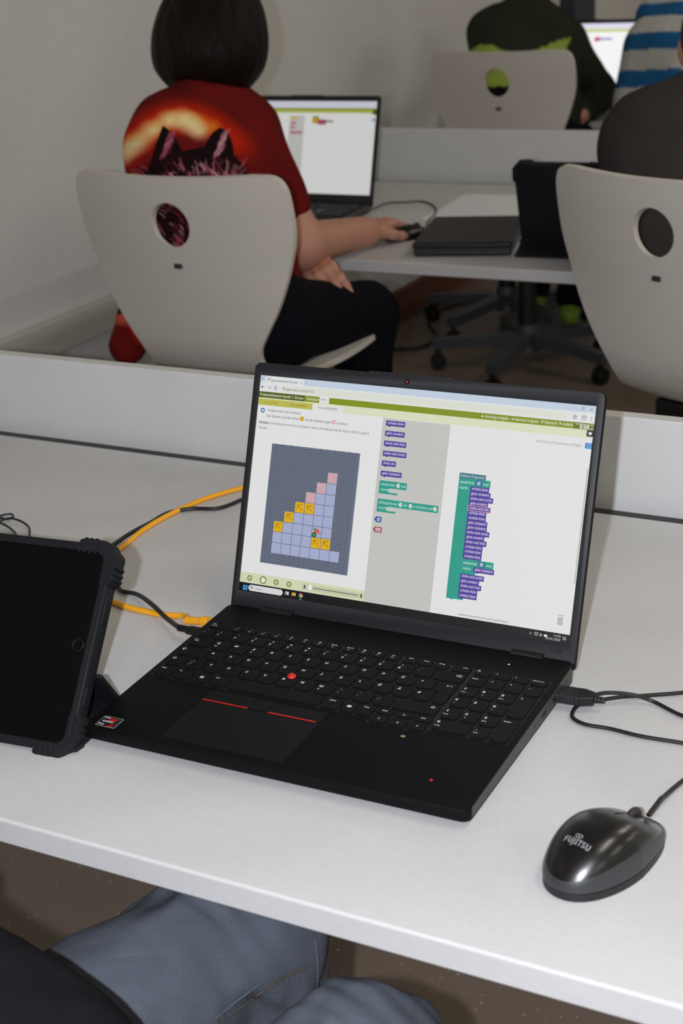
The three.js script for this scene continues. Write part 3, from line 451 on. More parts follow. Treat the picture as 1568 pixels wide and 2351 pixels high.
  // play controls
  c.fillStyle = '#e6e9c4'; c.fillRect(0, 1166, 818, 62); for (const [x, r, s] of [[66, 16, '«'], [157, 22, ''], [245, 16, '='], [331, 16, '»']]) { c.fillStyle = '#5f6f16'; c.beginPath(); c.arc(x, 1198, r, 0, 7); c.fill(); c.fillStyle = '#dfe6b8'; c.beginPath(); c.arc(x, 1198, r - 5, 0, 7); c.fill(); c.textAlign = 'center'; W(c, s, x, 1206, 22, '#5f6f16'); c.textAlign = 'left'; }
  c.fillStyle = '#fff'; c.beginPath(); c.moveTo(150, 1182); c.lineTo(176, 1198); c.lineTo(152, 1216); c.fill(); c.fillStyle = '#d4d8b6'; c.fillRect(418, 1182, 394, 34); c.fillStyle = '#5b5e4c'; c.fillRect(488, 1196, 290, 4); c.fillStyle = '#fff'; c.beginPath(); c.arc(470, 1198, 15, 0, 7); c.fill(); c.fillStyle = '#222'; c.fillRect(430, 1188, 8, 20); c.fillRect(796, 1188, 8, 20);
  // tool box
  c.fillStyle = '#d4d5d0'; c.fillRect(818, 178, 412, 1050);
  [['schiebe Kiste', 118, 190], ['gehe vorwärts', 122, 248], ['drehe nach links', 138, 304], ['drehe nach rechts', 146, 361], ['drehe um', 88, 417], ['gehe rückwärts', 130, 475]].forEach(([s, w, y]) => block(c, 839, y, w, 28, PUR, s));
  const loop = (x, y, w, s, slots, w2) => { c.fillStyle = TEAL[0]; c.beginPath(); c.roundRect(x, y, w, 40, 4); c.fill(); c.fillRect(x, y + 30, w2, 44); c.fillStyle = '#d4d5d0'; c.beginPath(); c.roundRect(x + w2 - 32, y + 40, 60, 24, 6); c.fill(); c.fillStyle = TEAL[0]; c.fillRect(x, y + 64, w2 + 26, 10); for (const q of slots) { c.fillStyle = '#e6e6e4'; c.fillRect(x + q, y + 8, 16, 24); c.fillRect(x + q - 6, y + 14, 8, 10); } s.forEach(([t, q, ww]) => W(c, t, x + q, y + 27, 19, '#e9fbf4', 'sans-serif', ww)); W(c, 'mache', x + 8, y + 57, 19, '#e9fbf4'); };
  loop(838, 530, 170, [['wiederhole', 8, 88], ['mal', 134]], [110], 92);
  loop(838, 634, 374, [['zähle', 8], ['[zahl]', 52, 38], ['von', 94], ['bis', 160], ['in Schritten von', 222, 118]], [136, 198, 348], 92);
  c.fillStyle = '#2a4a9c'; c.beginPath(); c.roundRect(838, 736, 36, 32, 5); c.fill(); c.fillStyle = '#c8d2ee'; c.fillRect(846, 742, 20, 20); W(c, '0', 850, 759, 18, '#2a4a9c'); c.fillStyle = '#2a4a9c'; c.fillRect(831, 746, 9, 12);
  c.fillStyle = '#a8434f'; c.beginPath(); c.roundRect(836, 794, 48, 32, 5); c.fill(); c.fillStyle = '#efcfd2'; c.fillRect(843, 800, 34, 20); W(c, 'zahl', 845, 816, 15, '#a8434f'); c.fillStyle = '#a8434f'; c.fillRect(829, 804, 9, 12);
  // work space
  c.fillStyle = '#f7f7f7'; c.fillRect(1230, 178, 818, 1050);
  W(c, 'Noch 0 von 23 Bausteinen verfügbar', 1735, 224, 19, '#a9a9a9', 'sans-serif', 258); c.fillStyle = '#2f3336'; c.fillRect(2009, 132, 39, 34); c.fillStyle = '#fff'; c.fillRect(2020, 142, 16, 14); c.fillStyle = '#2f8fd6'; c.beginPath(); c.roundRect(2008, 200, 44, 30, 4); c.fill(); c.strokeStyle = '#fff'; c.lineWidth = 3; c.setLineDash([5, 4]); c.strokeRect(2020, 207, 18, 16); c.setLineDash([]);
  c.fillStyle = TEAL[0]; c.beginPath(); c.roundRect(1316, 462, 73, 668, 5); c.fill(); c.fillRect(1316, 462, 186, 42); c.fillRect(1316, 1120, 100, 12); c.fillRect(1340, 1130, 18, 6);
  c.fillStyle = '#45828f'; c.beginPath(); c.roundRect(1316, 434, 156, 30, 4); c.fill(); W(c, 'Roboter-Programm', 1323, 456, 18, '#e8f4f4', 'sans-serif', 142);
  W(c, 'wiederhole', 1324, 491, 19, '#e9fbf4', 'sans-serif', 84); W(c, 'mal', 1460, 491, 19, '#e9fbf4'); c.fillStyle = '#1d5f9e'; c.fillRect(1416, 468, 36, 30); c.fillStyle = '#c8dcf2'; c.fillRect(1424, 473, 20, 20); W(c, '3', 1428, 490, 18, '#1d5f9e'); W(c, 'mache', 1324, 522, 19, '#e9fbf4', 'sans-serif', 50);
  const list = ['schiebe Kiste', 'gehe rückwärts', 'drehe nach rechts', 'gehe vorwärts', 'drehe nach links', 'schiebe Kiste', 'schiebe Kiste', 'gehe rückwärts', 'gehe rückwärts', 'drehe nach rechts', 'gehe vorwärts', 'drehe nach links', 'schiebe Kiste', 'schiebe Kiste', 'schiebe Kiste'], wd = { 'schiebe Kiste': 110, 'gehe rückwärts': 122, 'drehe nach rechts': 140, 'gehe vorwärts': 114, 'drehe nach links': 130 };
  list.forEach((s, i) => block(c, 1388, 502 + i * 26.6, wd[s], 27, PUR, s));
  c.strokeStyle = '#e9a8b8'; c.lineWidth = 4; c.strokeRect(1387, 502 + 4 * 26.6, 132, 27);
  c.fillStyle = TEAL[0]; c.fillRect(1386, 904, 186, 42); c.fillRect(1386, 940, 86, 46); W(c, 'wiederhole', 1394, 931, 19, '#e9fbf4', 'sans-serif', 84); W(c, 'mal', 1530, 931, 19, '#e9fbf4'); c.fillStyle = '#1d5f9e'; c.fillRect(1484, 908, 36, 30); c.fillStyle = '#c8dcf2'; c.fillRect(1492, 913, 20, 20); W(c, '2', 1496, 930, 18, '#1d5f9e'); W(c, 'mache', 1394, 962, 19, '#e9fbf4', 'sans-serif', 50); block(c, 1458, 942, 122, 27, PUR, 'gehe rückwärts');
  ['drehe nach rechts', 'gehe vorwärts', 'drehe nach links', 'schiebe Kiste', 'schiebe Kiste'].forEach((s, i) => block(c, 1386, 986 + i * 26.6, wd[s], 27, PUR, s));
  c.fillStyle = '#c9c9c9'; c.fillRect(2034, 337, 7, 613); c.fillRect(1399, 1209, 296, 8); c.fillRect(1968, 1140, 30, 44); c.fillRect(1964, 1128, 38, 6);
  // task bar
  for (const [a, b] of [[28, 1243], [44, 1243], [28, 1259], [44, 1259]]) { c.fillStyle = '#3aa9ee'; c.fillRect(a, b, 14, 14); } c.fillStyle = '#ececec'; c.beginPath(); c.roundRect(64, 1236, 232, 36, 18); c.fill(); c.strokeStyle = '#444'; c.lineWidth = 3; c.beginPath(); c.arc(86, 1252, 7, 0, 7); c.stroke(); W(c, 'Suche', 110, 1261, 18, '#999');
  c.fillStyle = '#e8e8e8'; c.fillRect(312, 1242, 24, 20); c.fillStyle = '#777'; c.fillRect(308, 1250, 16, 14); c.fillStyle = '#e8b53a'; c.fillRect(356, 1242, 26, 20); c.fillStyle = '#4a7ec8'; c.fillRect(362, 1256, 14, 6);
  [['#d8402f', 3.7, 5.8], ['#e8b53a', 5.8, 7.9], ['#3d9a50', 1.6, 3.7]].forEach(([col, a, b]) => { c.fillStyle = col; c.beginPath(); c.moveTo(415, 1252); c.arc(415, 1252, 14, a, b); c.fill(); }); c.fillStyle = '#fff'; c.beginPath(); c.arc(415, 1252, 7, 0, 7); c.fill(); c.fillStyle = '#3f79d8'; c.beginPath(); c.arc(415, 1252, 5, 0, 7); c.fill(); c.fillStyle = '#5ad'; c.fillRect(406, 1272, 18, 4);
  c.textAlign = 'center'; W(c, '^', 1826, 1262, 24, '#fff'); c.strokeStyle = '#fff'; c.lineWidth = 3; c.strokeRect(1850, 1243, 16, 13); c.beginPath(); c.arc(1884, 1252, 6, 0, 7); c.stroke(); c.fillStyle = '#fff'; c.fillRect(1902, 1246, 18, 12); c.textAlign = 'right'; W(c, '13:09', 1996, 1250, 17, '#fff'); W(c, '04.02.2026', 1996, 1269, 17, '#fff'); c.strokeRect(2010, 1244, 13, 13); c.textAlign = 'left';
});
const pageTex2 = canvas(1024, 640, (c) => {
  c.scale(0.5, 0.5); uiFrame(c); c.fillStyle = '#e6e6f6'; c.fillRect(0, 0, 2048, 96); c.fillStyle = '#b9c256'; c.fillRect(0, 120, 2048, 40); c.fillStyle = '#f5f5f3'; c.fillRect(0, 160, 2048, 1100); c.fillStyle = '#d3d4cf'; c.fillRect(700, 200, 240, 1040);
  [['#e0c545', 210, 96], ['#c98a94', 280, 90], ['#c98a94', 340, 80], ['#c07f8c', 410, 200]].forEach(([k, y, w]) => { c.fillStyle = k; c.fillRect(720, y, w, 40); }); c.fillStyle = '#d0a52e'; c.fillRect(1066, 215, 110, 90); c.fillStyle = '#8aa04a'; c.fillRect(1066, 205, 90, 24); c.fillStyle = '#b5506a'; c.fillRect(1150, 250, 130, 70); c.fillStyle = '#8a6a80'; c.fillRect(1250, 262, 140, 26); c.fillStyle = '#7aa0d8'; c.fillRect(1990, 230, 40, 40); c.fillStyle = '#4d5b12'; c.fillRect(1990, 120, 58, 60);
});
const pageTex3 = canvas(512, 320, (c) => { c.scale(0.25, 0.25); c.fillStyle = '#fafafa'; c.fillRect(0, 0, 2048, 1280); c.fillStyle = '#e2def2'; c.fillRect(0, 0, 2048, 100); c.fillStyle = '#c9d290'; c.fillRect(0, 110, 2048, 60); c.fillStyle = '#c8506a'; c.fillRect(1080, 270, 110, 80); c.fillStyle = '#9aa0d0'; c.fillRect(1180, 285, 260, 46); c.fillStyle = '#000'; c.fillRect(0, 1228, 2048, 52); });
makeLaptop('open black laptop showing a block programming page with a grey brick maze', [0, 0.74, 0], 0.8 * Math.PI / 180, pageTex, { detail: true });
makeLaptop('open black laptop on the desk before the child in the red shirt', [-1.178, 0.74, -1.962], 0, pageTex2, { tilt: 0.30, glow: 0.62 });
makeLaptop('open black laptop beyond the child in the olive hoodie', [-1.15, 0.74, -3.90], 0.0, pageTex3, { tilt: 0.3, glow: 0.95 });

// ---------------------------------------------------------------- tablets in rugged cases
// local: bottom edge of the case on y = 0 along x (corner at x = 0, body towards -x), leaning back (-z)
function tabletParts(lean, W0 = 0.262, H0 = 0.190, hinge = 0.075) {
  const g = new THREE.Group(); const body = new THREE.Group(); body.name = 'tablet_body'; body.rotation.x = -lean; g.add(body);
  const th = 0.017;
  const outer = extr(roundRect(-W0 + 0.002, 0.005, -0.002, H0 - 0.003, 0.016), th - 0.003, 0.0015, 6); outer.translate(0, 0, -th + 0.0015); mesh('case_shell', toCreasedNormals(outer, 0.5), M.rubber, body);
  const rim = roundRect(-W0 + 0.004, 0.007, -0.004, H0 - 0.005, 0.014); rim.holes.push(roundRect(-W0 + 0.0065, 0.0105, -0.0065, H0 - 0.0085, 0.0105)); const rg = extr(rim, 0.0016, 0.0008, 6); rg.translate(0, 0, -0.0006); mesh('rim', toCreasedNormals(rg, 0.5), M.rubber, body);
  const gl = extr(roundRect(-W0 + 0.006, 0.010, -0.006, H0 - 0.008, 0.011), 0.0012); gl.translate(0, 0, -0.0011); const glass = mesh('screen_glass', gl, M.glassBlack, body);
  mesh('home_button', move(new THREE.TorusGeometry(0.0052, 0.0004, 8, 28), -0.0155, H0 / 2 + 0.002, 0.0002), std(0x151517, 0.4), glass);
  for (const [cx, cy, sx, sy] of [[0, 0, 1, 1], [-W0, 0, -1, 1], [0, H0, 1, -1], [-W0, H0, -1, -1]]) {
    // corner bumper: ribbed L that sticks out past the shell
    const pts = []; const n = 60, L = 0.036, r = 0.018; const P = (s) => { if (s < 0.38) { const q = s / 0.38; return [-L + q * (L - r), 0, 0, -1]; } if (s > 0.62) { const q = (s - 0.62) / 0.38; return [0, r + q * (L - r), 1, 0]; } const a = -Math.PI / 2 + (s - 0.38) / 0.24 * Math.PI / 2; return [-r + Math.cos(a) * r, r + Math.sin(a) * r, Math.cos(a), Math.sin(a)]; };
    const sh = new THREE.Shape(); for (let i = 0; i <= n; i++) { const s = i / n, [x, y, nx, ny] = P(s), e = Math.min(1, Math.min(s, 1 - s) * 18), o = (0.0022 + 0.0008 * Math.cos(s * Math.PI * 18)) * e; i ? sh.lineTo(x + nx * o, y + ny * o) : sh.moveTo(x + nx * o, y + ny * o); }
    for (let i = n; i >= 0; i--) { const [x, y, nx, ny] = P(i / n); sh.lineTo(x - nx * 0.008, y - ny * 0.008); }
    let b = extr(sh, th + 0.001, 0.0008, 3); b.translate(0, 0.0006, -th - 0.0005); b = toCreasedNormals(b, 0.5); if (sx < 0) b.scale(-1, 1, 1); if (sy < 0) b.scale(1, -1, 1);
    if (sx * sy < 0) { const p = b.attributes.position, q = b.attributes.normal; for (const at2 of [p, q]) for (let i = 0; i < at2.count; i += 3) { const x = at2.getX(i + 1), y = at2.getY(i + 1), z = at2.getZ(i + 1); at2.setXYZ(i + 1, at2.getX(i + 2), at2.getY(i + 2), at2.getZ(i + 2)); at2.setXYZ(i + 2, x, y, z); } }
    const bm = mesh('corner_bumper', b, M.rubber, body); bm.position.set(cx, cy, 0);
    for (let k = 0; k < 5; k++) { const s = mesh('grip_slot', rbox(0.0022, 0.0085, 0.001, 0.0009), std(0x040405, 0.8), bm); s.position.set(-sx * (0.0135 + k * 0.0055), sy * 0.0068, 0.0011); s.rotation.z = 0.12; }
  }
  for (const [y0, y1] of [[0.045, 0.062], [0.118, 0.142]]) mesh('side_button', box(-0.0025, 0.0005, y0, y1, -0.012, -0.004, 0.001), M.rubber, body);
  for (let k = 0; k < 5; k++) mesh('ridge', move(cyl(0.0028, 0.0028, 0.014, 12).rotateX(Math.PI / 2), -0.150 - k * 0.0062, H0 - 0.0022, -0.0085), M.rubber, body);
  // folding stand: a flap from the lower back of the case to the table and a base flap
  const top = V(0, hinge, -th).applyAxisAngle(V(1, 0, 0), -lean), foot = V(0, 0.003, top.z - 0.032), toe = V(0, 0.004, -th * 0.4);
  const flap = (a, b, t, x0, x1) => { const d = b.clone().sub(a), L = d.length(), q = rbox(x1 - x0, L, t, 0.0012); q.rotateX(Math.atan2(d.z, d.y)); const m = a.clone().add(b).multiplyScalar(0.5); q.translate((x0 + x1) / 2, m.y, m.z); return q; };
  mesh('stand_flap', flap(top, foot, 0.004, -W0 + 0.02, 0.004), M.rubber, g);
  mesh('base_flap', flap(foot, toe, 0.004, -W0 + 0.02, 0.004), M.rubber, g);
  return g;
}
{
  const t = thing('tablet', 'black tablet in a rugged case leaning back beside the open laptop', 'tablet', [0.006, 0.7405, 0.2865], 5.5 * Math.PI / 180);
  t.add(...tabletParts(0.653).children);
  const b = thing('tablet', 'black tablet standing up behind the person in the dark grey shirt’s chair', 'tablet', [-0.325, 0.7405, -1.645], Math.PI + 0.05);
  b.add(...tabletParts(0.27, 0.262, 0.195, 0.022).children);
}
{
  const c = thing('tablet', 'closed thick black tablet lying flat beside the child’s hand', 'tablet', [-0.465, 0.74, -1.702], 0.26);
  mesh('lower_shell', meterUV(box(-0.098, 0.098, 0.0005, 0.015, -0.132, 0.132, 0.006)), std(0x1d2123, 0.5), c);
  mesh('cover', box(-0.1, 0.1, 0.0155, 0.029, -0.134, 0.134, 0.006), M.blackPlastic, c);
  mesh('seam_band', box(-0.0985, 0.0985, 0.014, 0.0165, -0.1325, 0.1325, 0.001), std(0x3a4043, 0.45), c);
  for (let k = 0; k < 4; k++) mesh('side_button', box(-0.04 + k * 0.03, -0.022 + k * 0.03, 0.006, 0.011, 0.131, 0.1332, 0.001), std(0x30363a, 0.5), c);
  for (let k = 0; k < 3; k++) {
    const s = mesh('paper_sheet', meterUV(box(-0.105, 0.105, 0, 0.0004, -0.1485, 0.1485)), M.paper); s.position.set(-0.575 + k * 0.004, 0.7401 + k * 0.0005, -2.06 + k * 0.003); s.rotation.y = 0.1 - k * 0.06;
    tag(s, `white paper sheet on the desk beyond the closed tablet, ${['lowest', 'middle', 'topmost'][k]} of its stack`, 'paper', 'stacked paper sheets');
  }
}

// ---------------------------------------------------------------- the mouse near the edge of the desk
{
  const R0 = -0.30, m = thing('computer_mouse', 'glossy black corded computer mouse with grey lettering on its back', 'mouse', [0.4695, 0.7402, 0.2520], R0);
  // local: forward = -z, half length .0565; plan outline and dome
  const plan = (a) => { const c = Math.cos(a), s = Math.sin(a), n = 2.5; const back = s > 0; const wx = 0.0335 * (back ? 1 : lerp(1, 0.80, Math.abs(s))), lz = 0.0585; const p = back ? 2.15 : 2.7; const k = (Math.abs(c) ** p + Math.abs(s) ** p) ** (-1 / p); return [c * k * wx, s * k * lz]; };
  const hz = (z) => 0.0385 - 6.2 * (z - 0.014) ** 2;
  const surf = (r, a) => { const [x, z] = plan(a); const q = r; const X = x * q * (1 - 0.06 * r ** 8 * 0), Z = z * q; const h = hz(Z); return [X, 0.0065 + (h - 0.0065) * Math.pow(Math.max(0, 1 - r ** 3.4), 0.5), Z]; };
  const dome = (r0, r1, nr, na = 96) => { const pos = [], idx = [], uv = []; for (let i = 0; i <= nr; i++) for (let j = 0; j <= na; j++) { const a = j / na * Math.PI * 2, bound = (r) => r, q = surf(lerp(r0(a), r1(a), i / nr), a); pos.push(...q); uv.push(0.5 + q[0] / 0.07, 0.5 - q[2] / 0.13); } for (let i = 0; i < nr; i++) for (let j = 0; j < na; j++) { const p = i * (na + 1) + j, s = p + na + 1; idx.push(p, s + 1, s, p, p + 1, s + 1); } const g = new THREE.BufferGeometry(); g.setAttribute('position', new THREE.Float32BufferAttribute(pos, 3)); g.setAttribute('uv', new THREE.Float32BufferAttribute(uv, 2)); g.setIndex(idx); g.computeVertexNormals(); return g; };
  const edge = (a) => 0.955 - 0.045 * Math.abs(Math.cos(a)) ** 2;
  const logo = canvas(512, 951, (c, w, h) => { c.fillStyle = '#0a0a0b'; c.fillRect(0, 0, w, h); c.fillStyle = '#8f9496'; c.textAlign = 'center'; c.font = 'bold 44px sans-serif'; c.fillText('FUJITSU', w / 2, 735, 190); c.strokeStyle = '#8f9496'; c.lineWidth = 5; c.beginPath(); c.arc(w / 2 - 22, 685, 10, 0, 7); c.arc(w / 2 - 3, 685, 10, 3.14, 9.4); c.stroke(); });
  mesh('top_shell', dome(() => 0.0001, edge, 40), phy(0xffffff, 0.3, { map: logo, clearcoat: 0.6, clearcoatRoughness: 0.24 }), m);
  mesh('side_body', dome(edge, () => 0.9995, 14), std(0x3a3b3d, 0.38, { metalness: 0.2 }), m);
  { const s = new THREE.Shape(); for (let j = 0; j < 72; j++) { const [x, z] = plan(j / 72 * Math.PI * 2); j ? s.lineTo(x * 0.995, -z * 0.995) : s.moveTo(x * 0.995, -z * 0.995); } const g = extr(s, 0.0062); g.rotateX(-Math.PI / 2); g.translate(0, 0.0004, 0); mesh('bottom_shell', g, std(0x1a1a1b, 0.5), m); }
  const wh = mesh('scroll_wheel', new THREE.TorusGeometry(0.0068, 0.0030, 12, 28), std(0x2c2627, 0.6), m); wh.rotation.y = Math.PI / 2; wh.position.set(0, hz(-0.036) * 0.955 - 0.0045, -0.036);
  const gp = []; for (let i = 0; i <= 10; i++) { const z = -0.054 + i * 0.0042; gp.push(V(0, 0.0065 + (hz(z) - 0.0065) * Math.pow(Math.max(0, 1 - (Math.abs(z) / 0.0585) ** 3.4), 0.5) + 0.0000, z)); } mesh('button_gap', tube(gp, 0.0005, 30, 6), std(0x020202, 0.6), m);
  // cable: from the nose out of view, back past the plug, round under it and into the plug at the laptop's side
  const toLocal = (p) => p.clone().sub(m.position).applyAxisAngle(V(0, 1, 0), -R0);
  const D = (x, y, h = 0.7425) => { const t = (h - EYE.y) / (at(x, y, 1).y - EYE.y); return at(x, y, t); };
  const nose = V(0, 0.011, -0.0555).applyAxisAngle(V(0, 1, 0), R0).add(m.position);
  const path = [nose, nose.clone().add(V(0.004, 0.004, -0.02)), D(1520, 1832, 0.752), D(1568, 1792, 0.746), D(1640, 1745), D(1760, 1720), D(1800, 1760), D(1700, 1728), D(1568, 1706), D(1470, 1690), D(1400, 1673), D(1340, 1662), D(1315, 1648), D(1316, 1632), D(1330, 1618), D(1362, 1611, 0.7435), D(1420, 1601, 0.745), D(1480, 1597), D(1568, 1590), D(1680, 1575), D(1720, 1620), D(1660, 1668), D(1568, 1644), D(1500, 1611, 0.7435), D(1460, 1597, 0.749), D(1415, 1591, 0.752), D(1380, 1592, 0.753), D(1356, 1601, 0.7525)];
  mesh('cable', tube(path.map(toLocal), 0.0018, 420, 10), M.cable, m);
  const pg = new THREE.Group(); pg.name = 'usb_plug'; const a = D(1272, 1589, 0.7525), b = D(1352, 1601, 0.7525); const dir = b.clone().sub(a); const yaw = Math.atan2(-dir.z, dir.x);
  const pl = toLocal(V(LW + 0.0008, 0.7515, a.z)); pg.position.copy(pl); pg.rotation.y = yaw - R0; m.add(pg);
  mesh('plug_tip', box(-0.004, 0.0028, -0.0023, 0.0023, -0.006, 0.006, 0.0004), std(0x9a9a9c, 0.3, { metalness: 1 }), pg);
  { const s = new THREE.Shape(); s.moveTo(0.002, -0.008); s.lineTo(0.022, -0.008); s.lineTo(0.031, -0.0042); s.lineTo(0.031, 0.0042); s.lineTo(0.022, 0.008); s.lineTo(0.002, 0.008); s.closePath(); const g = extr(s, 0.0072, 0.0008); g.rotateX(-Math.PI / 2); g.translate(0, -0.0036, 0); mesh('plug_body', g, std(0x101013, 0.5), pg); for (let k = 0; k < 4; k++) mesh('grip_rib', box(0.007 + k * 0.0036, 0.0083 + k * 0.0036, -0.003, 0.003, 0.0078, 0.0094, 0.0004), std(0x26262b, 0.5), pg); }
  mesh('strain_relief', merge([0, 1, 2].map((k) => move(cyl(0.0034 - k * 0.0003, 0.0034 - k * 0.0003, 0.0022, 14).rotateZ(Math.PI / 2), 0.0335 + k * 0.003, 0, 0))), std(0x1c1c20, 0.5), pg);
}

// ---------------------------------------------------------------- cables behind the tablet
{
  const D = (x, y, h = 0.7435) => { const t = (h - EYE.y) / (at(x, y, 1).y - EYE.y); return at(x, y, t); };
  const y = thing('network_cable', 'yellow network cable curving behind the leaning tablet into the laptop', 'cable');
  mesh('cable', tube([V(-0.014, 0.7535, 0.0400), V(-0.030, 0.7515, 0.0395), D(425, 1415, 0.747), D(380, 1412), D(300, 1396), D(258, 1381), D(205, 1350), D(195, 1310), D(245, 1277), D(280, 1256), D(330, 1216), D(400, 1176), D(480, 1142), D(556, 1120), D(640, 1100), D(720, 1095)], 0.0031, 260, 12), M.yellow, y);
  mesh('plug_boot', merge([box(-0.0165, -0.006, 0.7495, 0.7575, 0.0355, 0.0445, 0.002), tube([V(-0.034, 0.7505, 0.0392), V(-0.014, 0.7535, 0.0400)], 0.0040, 10, 12)]), M.yellow, y);
  mesh('plug_tip', box(-0.0075, 0.0, 0.7495, 0.757, 0.036, 0.044, 0.0008), phy(0xe8c070, 0.2, { transmission: 0.4, thickness: 0.004 }), y);
  mesh('latch', box(-0.014, -0.001, 0.7574, 0.7587, 0.0382, 0.0418, 0.0005), M.yellow, y);
  const b = thing('charging_cable', 'black charging cable crossing the yellow network cable beside the laptop', 'cable');
  mesh('cable', tube([V(-0.026, 0.7530, 0.0600), D(410, 1440, 0.752), D(385, 1422, 0.749), D(345, 1385, 0.750), D(310, 1363, 0.7445), D(280, 1357), D(267, 1338), D(262, 1318), D(225, 1280), D(262, 1250), D(300, 1224), D(345, 1200), D(390, 1176), D(440, 1168), D(500, 1167), D(556, 1147), D(620, 1120), D(700, 1110)], 0.0024, 260, 10), M.cable, b);
  mesh('plug_body', merge([box(-0.019, -0.002, 0.7500, 0.7565, 0.0555, 0.0665, 0.0028), tube([V(-0.029, 0.7528, 0.0598), V(-0.017, 0.7532, 0.0606)], 0.0034, 8, 12)]), M.blackPlastic, b);
  mesh('plug_tip', box(-0.003, 0.001, 0.7520, 0.7546, 0.0570, 0.0652, 0.0008), std(0x999999, 0.3, { metalness: 1 }), b);
  const c = tag(mesh('thin_cable', tube([D(-60, 1190), D(-20, 1196), D(5, 1183), D(24, 1180), D(30, 1186), D(18, 1192), D(0, 1190), D(-25, 1200), D(-10, 1200), D(20, 1190, 0.7475), D(46, 1196, 0.746), D(64, 1208), D(68, 1222), D(60, 1250), D(20, 1280)], 0.0013, 160, 8), M.cable), 'thin black looped cable behind the top of the leaning tablet', 'cable');
  const s = tag(mesh('thin_cable', tube([D(-70, 1180), D(-30, 1188), D(0, 1200, 0.7455), D(22, 1212), D(40, 1235), D(30, 1270)], 0.0013, 60, 8), M.cable), 'thin black straight cable crossing the looped one behind the tablet', 'cable');
  // the thin grey cable of the second mouse
  const g = (x, yy, h = 0.7425) => D(x, yy, h);
  const m2 = thing('computer_mouse', 'small black mouse under the hand of the child in the red shirt', 'mouse', [-0.617, 0.7402, -1.712], -0.55);
  { const shp = new THREE.SphereGeometry(1, 28, 14, 0, Math.PI * 2, 0, Math.PI / 2).scale(0.029, 0.026, 0.05); shp.translate(0, 0.003, 0); mesh('top_shell', shp, phy(0x0a0a0b, 0.3), m2); mesh('bottom_shell', move(cyl(1, 1, 0.004, 30).scale(0.0285, 1, 0.0495), 0, 0.002, 0), M.blackPlastic, m2); mesh('scroll_wheel', new THREE.TorusGeometry(0.006, 0.003, 8, 18).rotateY(Math.PI / 2).translate(0, 0.021, -0.026), M.strip, m2);
    const tl = (p) => p.clone().sub(m2.position).applyAxisAngle(V(0, 1, 0), 0.55); mesh('cable', tube([V(0, 0.008, -0.048), tl(g(985, 505)), tl(g(1000, 490)), tl(g(995, 472)), tl(g(965, 462)), tl(g(930, 464)), tl(g(890, 466)), tl(g(860, 478)), tl(g(835, 486))], 0.0024, 90, 8), std(0x55524c, 0.5), m2); }
}
// ---------------------------------------------------------------- people
//@@PEOPLE
function hand(wrist, fwd, palm, side, curl, o = {}) {
  // wrist -> knuckles along fwd; palm = the way the palm faces; side = +1 or -1: thumb on +/- cross(palm, fwd)
  const s = o.s ?? 1, f = fwd.clone().normalize(), n = palm.clone().addScaledVector(f, -palm.dot(f)).normalize(), t = n.clone().cross(f).multiplyScalar(side), P = [];
  const pt = (a, b, c) => wrist.clone().addScaledVector(f, a * s).addScaledVector(t, b * s).addScaledVector(n, c * s);
  const bases = [[0.082, 0.027, 0], [0.086, 0.009, -0.002], [0.082, -0.009, -0.001], [0.074, -0.026, 0.002]], lens = [[0.041, 0.024, 0.019], [0.045, 0.028, 0.02], [0.042, 0.026, 0.02], [0.033, 0.02, 0.018]];
  bases.forEach((b, i) => {
    const k = pt(...b); P.push(cap(pt(0.006, b[1] * 0.55, 0), k, 0.0135 * s, 0.0105 * s));
    let d = f.clone().addScaledVector(t, (1.5 - i) * (o.spread ?? 0.07)).normalize(), p = k; const ax = d.clone().cross(n).normalize();
    lens[i].forEach((L, j) => { const c = Array.isArray(curl[i]) ? curl[i][j] : curl[i]; d = d.clone().applyAxisAngle(ax, c); const q = p.clone().addScaledVector(d, L * s); P.push(cap(p, q, (0.0094 - 0.0009 * j - (i === 3 ? 0.001 : 0)) * s, (0.0087 - 0.001 * j - (i === 3 ? 0.001 : 0)) * s)); p = q; });
  });
  let p = pt(0.018, 0.022, 0.004), d = f.clone().multiplyScalar(0.75).addScaledVector(t, o.thumbOut ?? 0.6).addScaledVector(n, 0.35).normalize();
  for (const [L, r0, r1, c] of [[0.036, 0.0135, 0.011, 0], [0.030, 0.0105, 0.0092, -0.25], [0.024, 0.009, 0.0075, -0.25]]) { d = d.clone().addScaledVector(t, c * 0.5).addScaledVector(f, 0.15).normalize(); const q = p.clone().addScaledVector(d, L * s); P.push(cap(p, q, r0 * s, r1 * s)); p = q; }
  return blob(P, 0.007 * s, o.cell ?? 0.0035);
}
const mixV = (a, b, t) => a.clone().lerp(b, t);
const across = (J) => J.shR.clone().sub(J.shL).normalize();
